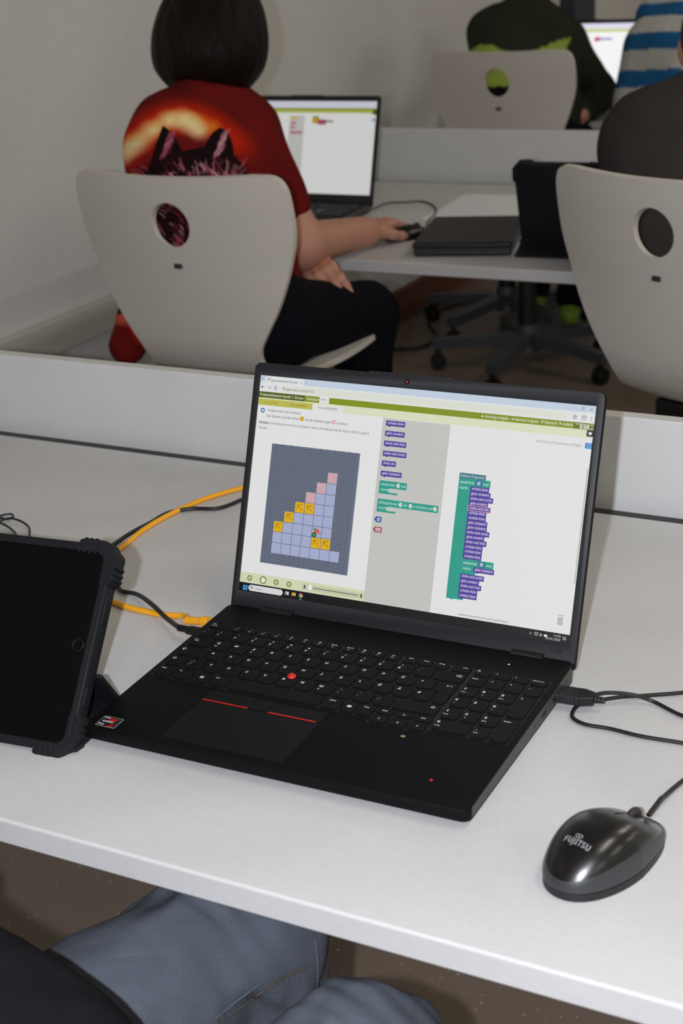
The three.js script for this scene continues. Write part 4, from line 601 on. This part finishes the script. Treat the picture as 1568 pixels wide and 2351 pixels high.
function person(label, J, o) {
  const g = thing('person', label, 'person'); const A = o.arm ?? 1, s = o.s ?? 0.9, cell = o.cell ?? 0.011, sx = across(J);
  const face = o.face.clone().normalize(), upw = (o.up ?? V(0, 1, 0)).clone(); const fx = face.clone().cross(upw).normalize(), fu = fx.clone().cross(face).normalize();
  const q = new THREE.Quaternion().setFromRotationMatrix(new THREE.Matrix4().makeBasis(fx, fu, face.clone().negate()));   // local: x to the person's right, y up, -z ahead
  const H = (x, y, z) => V(x, y, z).multiplyScalar(s).applyQuaternion(q).add(J.head);
  const hs = (r) => r.map((v) => v * s);
  // one continuous skin: head, neck, trunk, arms and legs
  const skin = [ell(J.head.clone(), hs([0.076, 0.098, 0.094]), q), cap(H(0, -0.05, -0.02), H(0, -0.095, -0.062), 0.056 * s, 0.03 * s), cap(H(0, -0.005, -0.088), H(0, -0.03, -0.106), 0.009 * s, 0.013 * s), cap(H(-0.02, -0.068, -0.092), H(0.02, -0.068, -0.092), 0.008 * s),
    cap(H(-0.03, 0.03, -0.084), H(0.03, 0.03, -0.084), 0.011 * s), ell(H(-0.084, -0.008, 0.012), hs([0.013, 0.032, 0.021]), q), ell(H(0.084, -0.008, 0.012), hs([0.013, 0.032, 0.021]), q),
    cap(J.neck, H(0, -0.05, 0.02), 0.048 * s, 0.046 * s), cap(mixV(J.pelvis, J.chest, 0), J.chest, 0.085 * s, 0.09 * s), cap(J.chest, J.neck, 0.085 * s, 0.045 * s), cap(J.shL, J.shR, 0.042 * s)];
  for (const [a, b, c] of [[J.shL, J.elL, J.wrL], [J.shR, J.elR, J.wrR]]) skin.push(cap(a, b, 0.044 * s * A, 0.039 * s * A), cap(b, c, 0.039 * s * A, 0.0275 * s * A));
  const parts = [blob(skin, 0.025 * s, cell)]; for (const h of o.hands ?? []) parts.push(h);
  mesh('body', merge(parts), M.skin, g);
  for (const e of [-1, 1]) { const eye = mesh('eye', new THREE.SphereGeometry(0.0105 * s, 14, 10), std(0xf2f0ee, 0.3), g); eye.position.copy(H(e * 0.031, 0.008, -0.083)); const iris = mesh('iris', new THREE.SphereGeometry(0.0055 * s, 10, 8), std(0x2a1b12, 0.3), eye); iris.position.copy(face.clone().multiplyScalar(0.0065 * s)); }
  mesh('hair', o.hair(H, q, s), o.hairMat, g);
  // the top: torso, shoulders and sleeves to a share of the arm
  const w = sx.clone().multiplyScalar((o.half ?? 0.062) * s), top = [];
  for (const e of [-1, 1]) { top.push(cap(J.pelvis.clone().addScaledVector(w, e * 1.0), J.chest.clone().addScaledVector(w, e * 1.05), (o.belly ?? 0.105) * s, (o.rib ?? 0.108) * s), cap(J.chest.clone().addScaledVector(w, e * 0.6), mixV(J.neck, e < 0 ? J.shL : J.shR, 0.42), 0.1 * s, 0.058 * s)); }
  top.push(cap(J.chest, J.neck, 0.1 * s, 0.062 * s), cap(J.pelvis, J.chest, (o.belly ?? 0.105) * s * 0.97, 0.105 * s));
  const sl = o.sleeve ?? 0.55;
  for (const [a, b, c] of [[J.shL, J.elL, J.wrL], [J.shR, J.elR, J.wrR]]) { top.push(cap(mixV(a, J.neck, 0.3), a, 0.058 * s, 0.06 * s)); if (sl < 1) top.push(cap(a, mixV(a, b, sl), 0.06 * s, (o.cuff ?? 0.056) * s)); else top.push(cap(a, b, 0.064 * s, 0.056 * s), cap(b, mixV(b, c, sl - 1), 0.055 * s, 0.044 * s)); }
  for (const x of o.topExtra ?? []) top.push(x);
  const amp = o.fold ?? 0.004, wob = (x, y, z) => amp * (noise.noise(x * 14 + 3, y * 9, z * 14) + 0.5 * noise.noise(x * 34, y * 20 + 5, z * 34));
  mesh(o.topName ?? 't_shirt', blob(top, 0.03 * s, o.topCell ?? 0.009, { wobble: wob, paint: o.paint, uv: o.uv, pad: 0.02 }), o.topMat, g);
  const leg = [cap(J.hipL, J.hipR, 0.105 * s), cap(J.pelvis, J.pelvis.clone().add(V(0, 0.05 * s, 0)), 0.11 * s, 0.1 * s)];
  for (const [a, b, c] of [[J.hipL, J.knL, J.anL], [J.hipR, J.knR, J.anR]]) leg.push(cap(a, b, 0.09 * s, 0.07 * s), cap(b, c, 0.068 * s, 0.052 * s));
  mesh('trousers', blob(leg, 0.035 * s, o.legCell ?? 0.011, { wobble: (x, y, z) => 0.004 * noise.noise(x * 15, y * 15, z * 11), pad: 0.015 }), o.legMat, g);
  for (const [k, a] of [[J.knL, J.anL], [J.knR, J.anR]]) { const d = (o.toe ?? V(0, 0, -1)).clone().setY(0).normalize(); const sole = a.clone().add(V(0, -0.055 * s, 0)); mesh('shoe', blob([cap(sole.clone().addScaledVector(d, -0.045 * s), sole.clone().addScaledVector(d, 0.12 * s), 0.036 * s, 0.03 * s), cap(a.clone().add(V(0, -0.01, 0)), sole.clone().addScaledVector(d, 0.05 * s), 0.044 * s, 0.035 * s)], 0.02, 0.009), o.shoeMat ?? M.blackPlastic, g); }
  for (const [n, geo, mat] of o.extra ?? []) mesh(n, geo, mat, g);
  return g;
}
const strands = noiseTex(256, (u, v) => 128 + 90 * noise.noise(u * 60, v * 3, 1) + 30 * noise.noise(u * 150, v * 4, 7));
const hairMat = (c) => phy(c, 0.5, { specularIntensity: 0.25, bumpMap: rep(strands, 6, 2), bumpScale: 0.003 });
const shortHair = (H, q, s) => { const f = sdf([ell(H(0, 0.022, 0.012), [0.086 * s, 0.096 * s, 0.099 * s], q)], 0.01, (x, y, z) => 0.003 * noise.noise(x * 60, y * 30, z * 60)); const inv = q.clone().invert(), c = H(0, 0, 0), p = V(0, 0, 0); return net((x, y, z) => { p.set(x - c.x, y - c.y, z - c.z).applyQuaternion(inv).divideScalar(s); return Math.max(f(x, y, z), (-p.z - 0.035 - 0.6 * (p.y - 0.02)) * 0.06, -(p.y + 0.045) * s); }, [c.clone().subScalar(0.16), c.clone().addScalar(0.16)], 0.007, null, (x, y, z) => [Math.atan2(x - c.x, z - c.z) / 6.28, y * 4]); };

// --- the child in the red shirt
{
  const J = { head: at(495, 92, 2.86), neck: at(478, 225, 2.83), chest: at(454, 345, 2.83), shL: at(384, 288, 2.79), shR: at(572, 292, 2.87), pelvis: V(-0.745, 0.70, -1.205), hipL: V(-0.825, 0.685, -1.21), hipR: V(-0.665, 0.685, -1.21) };
  J.elR = at(690, 563, 2.92); J.wrR = at(842, 532, 3.10); J.elL = V(-0.88, 0.82, -1.38); J.wrL = at(708, 590, 2.985); J.knR = at(838, 722, 3.0); J.anR = V(-0.60, 0.21, -1.40); J.knL = V(-0.87, 0.655, -1.56); J.anL = V(-0.84, 0.21, -1.42);
  const up = J.neck.clone().sub(J.pelvis).normalize(), rt = across(J);
  const shirt = canvas(1024, 1024, (c) => {
    c.fillStyle = '#6d1512'; c.fillRect(0, 0, 1024, 1024);
    const spot = (x, y, r, col, a = 1, k = 1) => { const g = c.createRadialGradient(0, 0, 0, 0, 0, r); g.addColorStop(0, col); g.addColorStop(1, col.replace('rgb', 'rgba').replace(')', ',0)')); c.save(); c.globalAlpha = a; c.translate(x, y); c.scale(1, k); c.fillStyle = g; c.fillRect(-r, -r, 2 * r, 2 * r); c.restore(); };
    for (let i = 0; i < 260; i++) spot(rnd() * 1024, rnd() * 1024, 30 + rnd() * 70, rnd() < 0.5 ? 'rgb(120,18,14)' : 'rgb(58,8,10)', 0.22, 1.6);
    // burning cloud across the back: dye of the print
    const flame = [[130, 560], [160, 510], [200, 465], [250, 425], [300, 395], [350, 375], [400, 372], [440, 385], [490, 410], [540, 445], [590, 480]];
    for (const [x, y] of flame) spot(x, y, 105, 'rgb(214,40,12)', 0.75, 0.8);
    for (const [x, y] of flame.slice(0, 9)) { spot(x, y + 6, 52, 'rgb(244,150,40)', 0.8, 0.8); }
    for (const [x, y, r] of [[150, 545, 46], [190, 495, 52], [215, 472, 50], [240, 450, 54], [290, 415, 52], [345, 385, 52], [395, 385, 62], [420, 405, 60], [440, 430, 50]]) spot(x, y, r, 'rgb(246,232,170)', 0.95, 0.9);
    // the animal's head: two ears and streaky fur
    const dark = '#1c0a0e'; c.fillStyle = dark; c.beginPath(); c.moveTo(205, 720); c.quadraticCurveTo(222, 590, 272, 535); c.quadraticCurveTo(292, 450, 322, 402); c.quadraticCurveTo(352, 430, 372, 500); c.quadraticCurveTo(420, 492, 452, 488); c.quadraticCurveTo(478, 436, 522, 420); c.quadraticCurveTo(566, 440, 562, 520); c.quadraticCurveTo(632, 580, 652, 720); c.lineTo(660, 1024); c.lineTo(205, 1024); c.fill();
    const stroke = (x, y, a, L, w, col, al = 0.7) => { c.strokeStyle = col; c.globalAlpha = al; c.lineWidth = w; c.lineCap = 'round'; c.beginPath(); c.moveTo(x, y); c.quadraticCurveTo(x + Math.cos(a) * L * 0.5 + 3, y + Math.sin(a) * L * 0.5, x + Math.cos(a + 0.2) * L, y + Math.sin(a + 0.2) * L); c.stroke(); c.globalAlpha = 1; };
    for (let i = 0; i < 46; i++) { const t = rnd(); stroke(lerp(298, 330, t) + rnd() * 14, lerp(520, 440, t), -1.3 + rnd() * 0.4, 16 + rnd() * 18, 4 + rnd() * 4, ['#a9566c', '#c2808f', '#7c2c40'][Math.floor(rnd() * 3)], 0.55); stroke(lerp(478, 520, t) + rnd() * 16, lerp(530, 448, t), -1.2 + rnd() * 0.5, 16 + rnd() * 22, 4 + rnd() * 5, ['#c08a98', '#d6b0b8', '#8f4458'][Math.floor(rnd() * 3)], 0.6); }
    for (let i = 0; i < 1100; i++) { const x = 232 + rnd() * 400, y = 520 + rnd() * 500, a = 1.35 + (x - 430) / 260 + (rnd() - 0.5) * 0.6; stroke(x, y, a, 14 + rnd() * 40, 2 + rnd() * 6, ['#b8566e', '#c98a98', '#8a2438', '#5c1420', '#c9a49a', '#9c3c34', '#2a0c12', '#12060a', '#12060a', '#3a1018'][Math.floor(rnd() * 10)], 0.6); }
    for (const [x, y, w, h, a] of [[455, 560, 70, 16, 0.7], [520, 590, 120, 24, 0.85], [578, 640, 28, 110, -0.35], [400, 660, 64, 30, -0.4], [492, 742, 84, 40, 0.2], [330, 600, 22, 80, 0.25]]) { c.save(); c.translate(x, y); c.rotate(a); for (let k = 0; k < 14; k++) stroke((rnd() - 0.5) * w, (rnd() - 0.5) * h, 0, w * 0.4, 4, ['#c87f90', '#d9a4ae', '#a85468'][k % 3], 0.7); c.restore(); }
    for (let i = 0; i < 30; i++) spot(200 + rnd() * 180, rnd() * 130, 22 + rnd() * 26, ['rgb(226,60,16)', 'rgb(210,120,110)', 'rgb(120,16,14)'][i % 3], 0.7, 1.3);
    for (const [x, y, r] of [[90, 760, 60], [110, 840, 70], [140, 930, 60]]) { spot(x, y, r, 'rgb(226,60,16)', 0.9, 1.2); }
  });
  const O = J.chest, S = 0.52;
  person('child in a red shirt with an animal print, seen from behind, using a mouse', J, {
    s: 0.9, face: V(-0.12, -0.42, -0.9), hairMat: hairMat(0x150b07), legMat: cloth(0x0d0e15), topMat: cloth(0xffffff, { map: shirt, bumpScale: 0.0001 }), sleeve: 0.66, cuff: 0.06, half: 0.066, belly: 0.102, rib: 0.09, arm: 1.28, topExtra: [cap(at(335, 690, 2.92), at(292, 795, 2.86), 0.045, 0.036)], fold: 0.004, topCell: 0.0075, shoeMat: std(0x202024, 0.6), toe: V(0.1, 0, -1),
    uv: (x, y, z) => { const dx = x - O.x, dy = y - O.y, dz = z - O.z; return [0.5 + (dx * rt.x + dy * rt.y + dz * rt.z) / S, 0.55 + (dx * up.x + dy * up.y + dz * up.z) / S]; },
    hands: [hand(J.wrR, V(0.02, 0.02, -1).add(V(-0.10, 0, 0)), V(0, -1, 0), 1, [[0.35, 0.55, 0.3], [0.3, 0.55, 0.35], [0.35, 0.6, 0.4], [0.4, 0.6, 0.4]], { s: 0.98, thumbOut: 0.5 }), hand(J.wrL, at(758, 655, 2.885).sub(J.wrL), AHEAD.clone().add(V(0.1, -0.15, 0)), 1, [[0.3, 0.3, 0.2], [0.28, 0.3, 0.2], [0.3, 0.3, 0.2], [0.34, 0.3, 0.2]], { s: 1.0, spread: 0.03 })],
    hair: (H, q, s) => {
      const f = sdf([ell(H(0, 0.022, 0.018), [0.112 * s, 0.116 * s, 0.118 * s], q), ell(H(0, -0.045, 0.030), [0.116 * s, 0.094 * s, 0.098 * s], q)], 0.05, (x, y, z) => 0.0035 * noise.noise(x * 45, y * 6, z * 45));
      const inv = q.clone().invert(), c = H(0, 0, 0), p = V(0, 0, 0);
      return net((x, y, z) => { p.set(x - c.x, y - c.y, z - c.z).applyQuaternion(inv).divideScalar(s); const cut = -(p.y + 0.115 + 0.10 * p.x); const front = Math.min(-p.z - 0.045, 0.045 - p.y, 0.06 - Math.abs(p.x)); return Math.max(f(x, y, z), cut * s, front * s); }, [c.clone().subScalar(0.19), c.clone().addScalar(0.19)], 0.0055, null, (x, y, z) => [Math.atan2(x - c.x, z - c.z) / 6.28, y * 4]);
    },
    extra: [['zip_pull', tube([at(662, 640, 2.86), at(672, 662, 2.85), at(680, 688, 2.85)], 0.0045, 12, 8), std(0xe8421c, 0.5)], ['pocket_trim', tube([at(690, 655, 2.86), at(706, 668, 2.86)], 0.004, 8, 8), std(0x8a919c, 0.5)], ['pocket_trim', tube([at(716, 688, 2.87), at(732, 692, 2.87)], 0.004, 8, 8), std(0x8a919c, 0.5)]],
  });
}
// --- the child in the olive hoodie
{
  const J = { head: at(1230, -75, 4.92), neck: at(1218, 5, 4.78), chest: at(1205, 110, 4.66), shL: at(1118, 72, 4.66), shR: at(1302, 92, 4.76), pelvis: V(-0.93, 0.70, -3.20), hipL: V(-1.01, 0.685, -3.23), hipR: V(-0.85, 0.685, -3.23), elR: at(1378, 215, 4.78), wrR: at(1336, 265, 4.62), elL: V(-1.16, 0.83, -3.52), wrL: V(-1.02, 0.79, -3.72), knR: V(-0.82, 0.655, -3.56), anR: V(-0.92, 0.13, -3.58), knL: V(-1.02, 0.655, -3.58), anL: V(-1.07, 0.13, -3.66) };
  const olive = [0.028, 0.030, 0.020], lime = [0.32, 0.42, 0.07];
  person('child in a dark olive hoodie with a lime band, bent over the desk', J, {
    s: 0.92, face: V(0.1, -0.75, -0.65), hairMat: hairMat(0x1a120c), hair: shortHair, legMat: cloth(0x0b0b0d), topName: 'hoodie', topMat: cloth(0xffffff, { vertexColors: true }), sleeve: 1.85, half: 0.085, fold: 0.005, shoeMat: std(0x6d8a28, 0.6), toe: V(-0.3, 0, -1),
    paint: (x, y, z) => { const b = 0.972 + 0.014 * Math.sin(x * 30 + 2); const back = z > -3.5 && x < -0.862; return back && y < b && y > 0.875 ? lime : y <= 0.875 && back ? [0.006, 0.006, 0.006] : olive; },
    topExtra: [ell(at(1190, 45, 4.62), [0.10, 0.06, 0.06])],
    hands: [hand(J.wrR, V(-0.1, -0.8, -0.3), V(-1, 0, 0), 1, [0.3, 0.3, 0.3, 0.35], { s: 0.85, cell: 0.006 }), hand(J.wrL, V(0.3, 0, -1), V(0, -1, 0), -1, [0.35, 0.35, 0.35, 0.4], { s: 0.85, cell: 0.006 })],
  });
}
// --- the child in the striped shirt
{
  const J = { head: at(1640, -90, 4.55), neck: at(1602, -15, 4.5), chest: at(1553, 120, 4.45), shL: at(1508, 38, 4.56), shR: at(1672, 62, 4.34), pelvis: at(1515, 292, 4.47), elL: at(1575, 150, 4.85), wrL: at(1590, 205, 5.02), elR: at(1700, 210, 4.5), wrR: at(1640, 240, 4.75) };
  J.pelvis.y = 0.71; J.hipL = J.pelvis.clone().add(V(-0.075, -0.02, -0.05)); J.hipR = J.pelvis.clone().add(V(0.075, -0.02, 0.0)); J.knL = J.hipL.clone().add(V(0.02, -0.31, 0.02)); J.knR = J.hipR.clone().add(V(0.02, -0.31, 0.04)); J.anL = J.knL.clone().add(V(0, 0, 0.05)).setY(0.095); J.anR = J.knR.clone().add(V(0, 0, 0.05)).setY(0.095);
  const ax = J.chest.clone().sub(J.pelvis).normalize(), P0 = J.pelvis;
  person('standing child in a blue and white striped shirt leaning over the desk', J, {
    s: 0.95, face: V(0.3, -0.4, -0.9), hairMat: hairMat(0x3a2a1c), hair: shortHair, legMat: cloth(0x0c0d12), topMat: cloth(0xffffff, { vertexColors: true }), topCell: 0.007, sleeve: 0.6, half: 0.08, fold: 0.003,
    paint: (x, y, z) => { const t = (x - P0.x) * ax.x + (y - P0.y) * ax.y + (z - P0.z) * ax.z; const f = ((t - 0.012) / 0.108) % 1; return (f < 0 ? f + 1 : f) < 0.47 ? [0.018, 0.13, 0.32] : [0.58, 0.57, 0.54]; },
    hands: [hand(J.wrL, V(0.3, -0.2, -1), V(0, -1, 0), -1, [0.3, 0.3, 0.3, 0.3], { s: 0.85, cell: 0.007 }), hand(J.wrR, V(-0.3, -0.3, -1), V(0, -1, 0), 1, [0.3, 0.3, 0.3, 0.3], { s: 0.85, cell: 0.007 })],
  });
}
// --- the person in the dark grey shirt
{
  const J = { head: at(1672, 105, 2.78), neck: at(1640, 190, 2.70), chest: at(1610, 330, 2.66), shL: at(1528, 302, 2.62), shR: at(1790, 290, 2.62), pelvis: V(0.17, 0.705, -1.365), hipL: V(0.095, 0.69, -1.41), hipR: V(0.245, 0.69, -1.37), elL: at(1425, 430, 2.86), wrL: V(-0.05, 0.785, -1.72), elR: V(0.40, 0.84, -1.50), wrR: V(0.30, 0.785, -1.70), knL: V(0.14, 0.655, -1.66), anL: V(0.14, 0.13, -1.55), knR: V(0.30, 0.655, -1.63), anR: V(0.30, 0.13, -1.52) };
  person('person in a dark grey shirt sitting in front of the standing tablet', J, {
    s: 0.96, face: V(0.15, -0.35, -0.95), hairMat: hairMat(0x2a1c12), hair: shortHair, legMat: cloth(0x14161c), topMat: cloth(0x3a3534), sleeve: 0.62, half: 0.08, toe: V(0.3, 0, -1),
    hands: [hand(J.wrL, V(0.2, 0, -1), V(0, -1, 0), -1, [0.3, 0.3, 0.3, 0.35], { s: 0.9, cell: 0.005 }), hand(J.wrR, V(-0.2, 0, -1), V(0, -1, 0), 1, [0.3, 0.3, 0.3, 0.35], { s: 0.9, cell: 0.005 })],
  });
}
// --- the person in jeans at the front desk: only the legs and a sleeve reach into view
{
  const J = { knA: V(0.098, 0.512, 0.172), anA: V(0.14, 0.10, 0.22), hipA: V(-0.045, 0.505, 0.60), knB: V(0.275, 0.500, 0.290), anB: V(0.31, 0.10, 0.29), hipB: V(0.065, 0.505, 0.72) };
  const g = thing('person', 'person in blue jeans and a black jacket seated at the front desk', 'person');
  const pel = mixV(J.hipA, J.hipB, 0.5), chest = pel.clone().add(V(-0.12, 0.36, 0.06)), neck = chest.clone().add(V(-0.02, 0.2, -0.02)), head = neck.clone().add(V(0.0, 0.16, -0.05));
  const shF = chest.clone().add(V(0.10, 0.12, 0.10)), shN = chest.clone().add(V(-0.16, 0.12, -0.08));
  const el = at(105, 2500, 1.10), elN = chest.clone().add(V(-0.2, -0.16, -0.1)), wr = V(-0.09, 0.62, 0.42), wrN = chest.clone().add(V(-0.14, -0.22, -0.02));
  const sh = at(-470, 2040, 1.17);
  const q = new THREE.Quaternion(), H = (x, y, z) => V(x, y, z).add(head);
  mesh('body', merge([blob([ell(head, [0.078, 0.105, 0.095]), cap(H(0, -0.05, -0.02), H(0, -0.1, -0.06), 0.055, 0.03), cap(H(0, -0.005, -0.09), H(0, -0.03, -0.108), 0.009, 0.013), ell(H(-0.087, -0.008, 0.012), [0.013, 0.033, 0.022]), ell(H(0.087, -0.008, 0.012), [0.013, 0.033, 0.022]), cap(H(-0.02, -0.07, -0.092), H(0.02, -0.07, -0.092), 0.008), cap(H(-0.03, 0.03, -0.084), H(0.03, 0.03, -0.084), 0.011), cap(neck, H(0, -0.05, 0.02), 0.055), cap(chest, neck, 0.09, 0.05), cap(pel, chest, 0.09), cap(sh, el, 0.045, 0.04), cap(el, wr, 0.038, 0.028), cap(chest, sh, 0.05), cap(chest, elN, 0.045), cap(elN, wrN, 0.038, 0.028)], 0.03, 0.014), hand(wr, V(-0.5, 0, -0.8), V(0, -1, 0), -1, [0.4, 0.4, 0.4, 0.4], { cell: 0.005 }), hand(wrN, V(0.3, -0.1, -0.9), V(0, -1, 0), 1, [0.4, 0.4, 0.4, 0.4], { cell: 0.005 })]), M.skin, g);
  mesh('hair', shortHair(H, q, 1), hairMat(0x30221a), g);
  for (const e of [-1, 1]) { const eye = mesh('eye', new THREE.SphereGeometry(0.011, 14, 10), std(0xf2f0ee, 0.3), g); eye.position.copy(H(e * 0.031, 0.008, -0.086)); const iris = mesh('iris', new THREE.SphereGeometry(0.0058, 10, 8), std(0x2a1b12, 0.3), eye); iris.position.set(0, 0, -0.0065); }
  mesh('jacket', blob([cap(pel.clone().add(V(-0.05, 0.04, -0.02)), chest.clone().add(V(-0.05, 0, -0.02)), 0.13, 0.135), cap(pel.clone().add(V(0.05, 0.04, 0.03)), chest.clone().add(V(0.05, 0, 0.03)), 0.13, 0.135), cap(chest, neck, 0.12, 0.075), cap(sh, el, 0.068, 0.064), cap(el, mixV(el, wr, 0.85), 0.062, 0.05), cap(chest, sh, 0.09, 0.07), cap(chest, elN, 0.085, 0.06), cap(elN, mixV(elN, wrN, 0.85), 0.06, 0.045)], 0.05, 0.011, { wobble: (x, y, z) => 0.006 * noise.noise(x * 16, y * 11, z * 16) + 0.003 * noise.noise(x * 40, y * 25, z * 40), pad: 0.02 }), cloth(0x16171b), g);
  const jl = [cap(J.hipA, J.hipB, 0.11), cap(pel, pel.clone().add(V(0, 0.08, 0)), 0.12)];
  for (const k of ['A', 'B']) { const a = J['hip' + k], b = J['kn' + k], c = J['an' + k]; jl.push(cap(a, b, 0.09, 0.071), cap(b, c, 0.069, 0.055)); }
  const foldA = (x, y, z) => { let d = 0.0022 * noise.noise(x * 22, y * 22, z * 22); for (const k of ['A', 'B']) { const b = J['kn' + k], r = Math.hypot(x - b.x, z - b.z, y - b.y); d += 0.009 * Math.exp(-((r - 0.10) ** 2) / 0.004) * noise.noise(x * 36 + y * 12, y * 10, z * 18); } { const tx = J.hipA.x - J.knA.x, tz = J.hipA.z - J.knA.z, L = Math.hypot(tx, tz), u = ((x - J.knA.x) * tx + (z - J.knA.z) * tz) / L, w = ((x - J.knA.x) * tz - (z - J.knA.z) * tx) / L; d += 0.0042 * Math.exp(-(((u - 0.05) / 0.075) ** 2)) * noise.noise(u * 62 + w * 9, w * 7 + 3, y * 7); }
    return d; };
  const fJ = sdf(jl, 0.03, foldA);
  const denim = canvas(512, 512, (c) => { c.fillStyle = '#565c66'; c.fillRect(0, 0, 512, 512); for (let i = 0; i < 15000; i++) { c.fillStyle = rnd() < 0.5 ? `rgba(150,160,175,${rnd() * 0.22})` : `rgba(48,56,70,${rnd() * 0.24})`; const x = rnd() * 512, y = rnd() * 512; c.fillRect(x, y, 1, 2 + rnd() * 4); } for (let i = 0; i < 40; i++) { const x = rnd() * 512, y = rnd() * 512, r = 20 + rnd() * 50; const k = c.createRadialGradient(x, y, 0, x, y, r); k.addColorStop(0, 'rgba(150,158,172,0.10)'); k.addColorStop(1, 'rgba(150,158,172,0)'); c.fillStyle = k; c.fillRect(x - r, y - r, 2 * r, 2 * r); } });
  mesh('jeans', net(fJ, bounds(jl, 0.03), 0.0075, null, (x, y, z) => [(x + z) * 5, (y + z * 0.4) * 5]), std(0xffffff, 0.9, { map: denim, bumpMap: rep(weave, 3), bumpScale: 0.0003 }), g);
  // seams drawn along the surface: walk the photo's line of sight onto the cloth
  const hit = (x, y) => { let t = 0.9; for (let i = 0; i < 160; i++) { const p = at(x, y, t), d = fJ(p.x, p.y, p.z); if (d < 0.0004) break; t += Math.max(0.0004, d * 0.75); } return at(x, y, t - 0.0012); };
  const line = (pts, r, m, name) => { const c2 = new THREE.CatmullRomCurve3(pts.map(([x, y]) => V(x, y, 0))), n = name === 'stitch' ? 4 : 28; return mesh(name, tube(Array.from({ length: n + 1 }, (_, i) => { const q = c2.getPoint(i / n); return hit(q.x, q.y); }), r, n * 2, 6), m, g); };
  const seamM = std(0x59616e, 0.9), thread = std(0x5e5348, 0.9);
  line([[494, 2340], [541, 2301], [588, 2266], [638, 2231], [680, 2212], [702, 2212]], 0.0011, seamM, 'seam');
  line([[506, 2350], [552, 2315], [599, 2280], [648, 2246], [686, 2229], [704, 2229]], 0.0009, thread, 'seam');
  for (let i = 0; i < 16; i++) { const u = i / 15, x = lerp(503, 700, u), y = lerp(2342, 2215, Math.pow(u, 0.86)); line([[x - 3, y - 3], [x + 1, y + 4], [x + 4, y + 10]], 0.0005, thread, 'stitch'); }
  line([[724, 2160], [728, 2200], [730, 2240], [728, 2268]], 0.0012, seamM, 'seam');
  for (const k of ['A', 'B']) { const a = J['an' + k], d = V(0.35, 0, -0.9).normalize(), so = a.clone().add(V(0, -0.06, 0)); mesh('shoe', blob([cap(so.clone().addScaledVector(d, -0.05), so.clone().addScaledVector(d, 0.15), 0.04, 0.034), cap(a, so.clone().addScaledVector(d, 0.05), 0.05, 0.04)], 0.02, 0.01), M.blackPlastic, g); }
  const c = makeChair('light grey swivel chair under the person in blue jeans', pel.x - 0.05, pel.z + 0.08, -0.52, 0.4, 0.165); 
}
// black leads on the floor along the bare wall
for (const [k, pts] of [['straight', [[1120, 668], [1040, 690], [980, 705], [930, 728], [880, 752], [840, 770]]], ['curled', [[1110, 690], [1050, 700], [1000, 715], [985, 742], [1000, 775], [960, 798], [890, 800], [860, 790]]]]) {
  tag(mesh('floor_cable', tube(pts.map(([x, y]) => { const t = (0.008 - EYE.y) / (at(x, y, 1).y - EYE.y); return at(x, y, t); }), 0.006, 60, 8), M.cable), `${k} black lead lying on the floor below the brown skirting board`, 'cable', 'leads on the floor');
}
renderer.render(scene, camera);
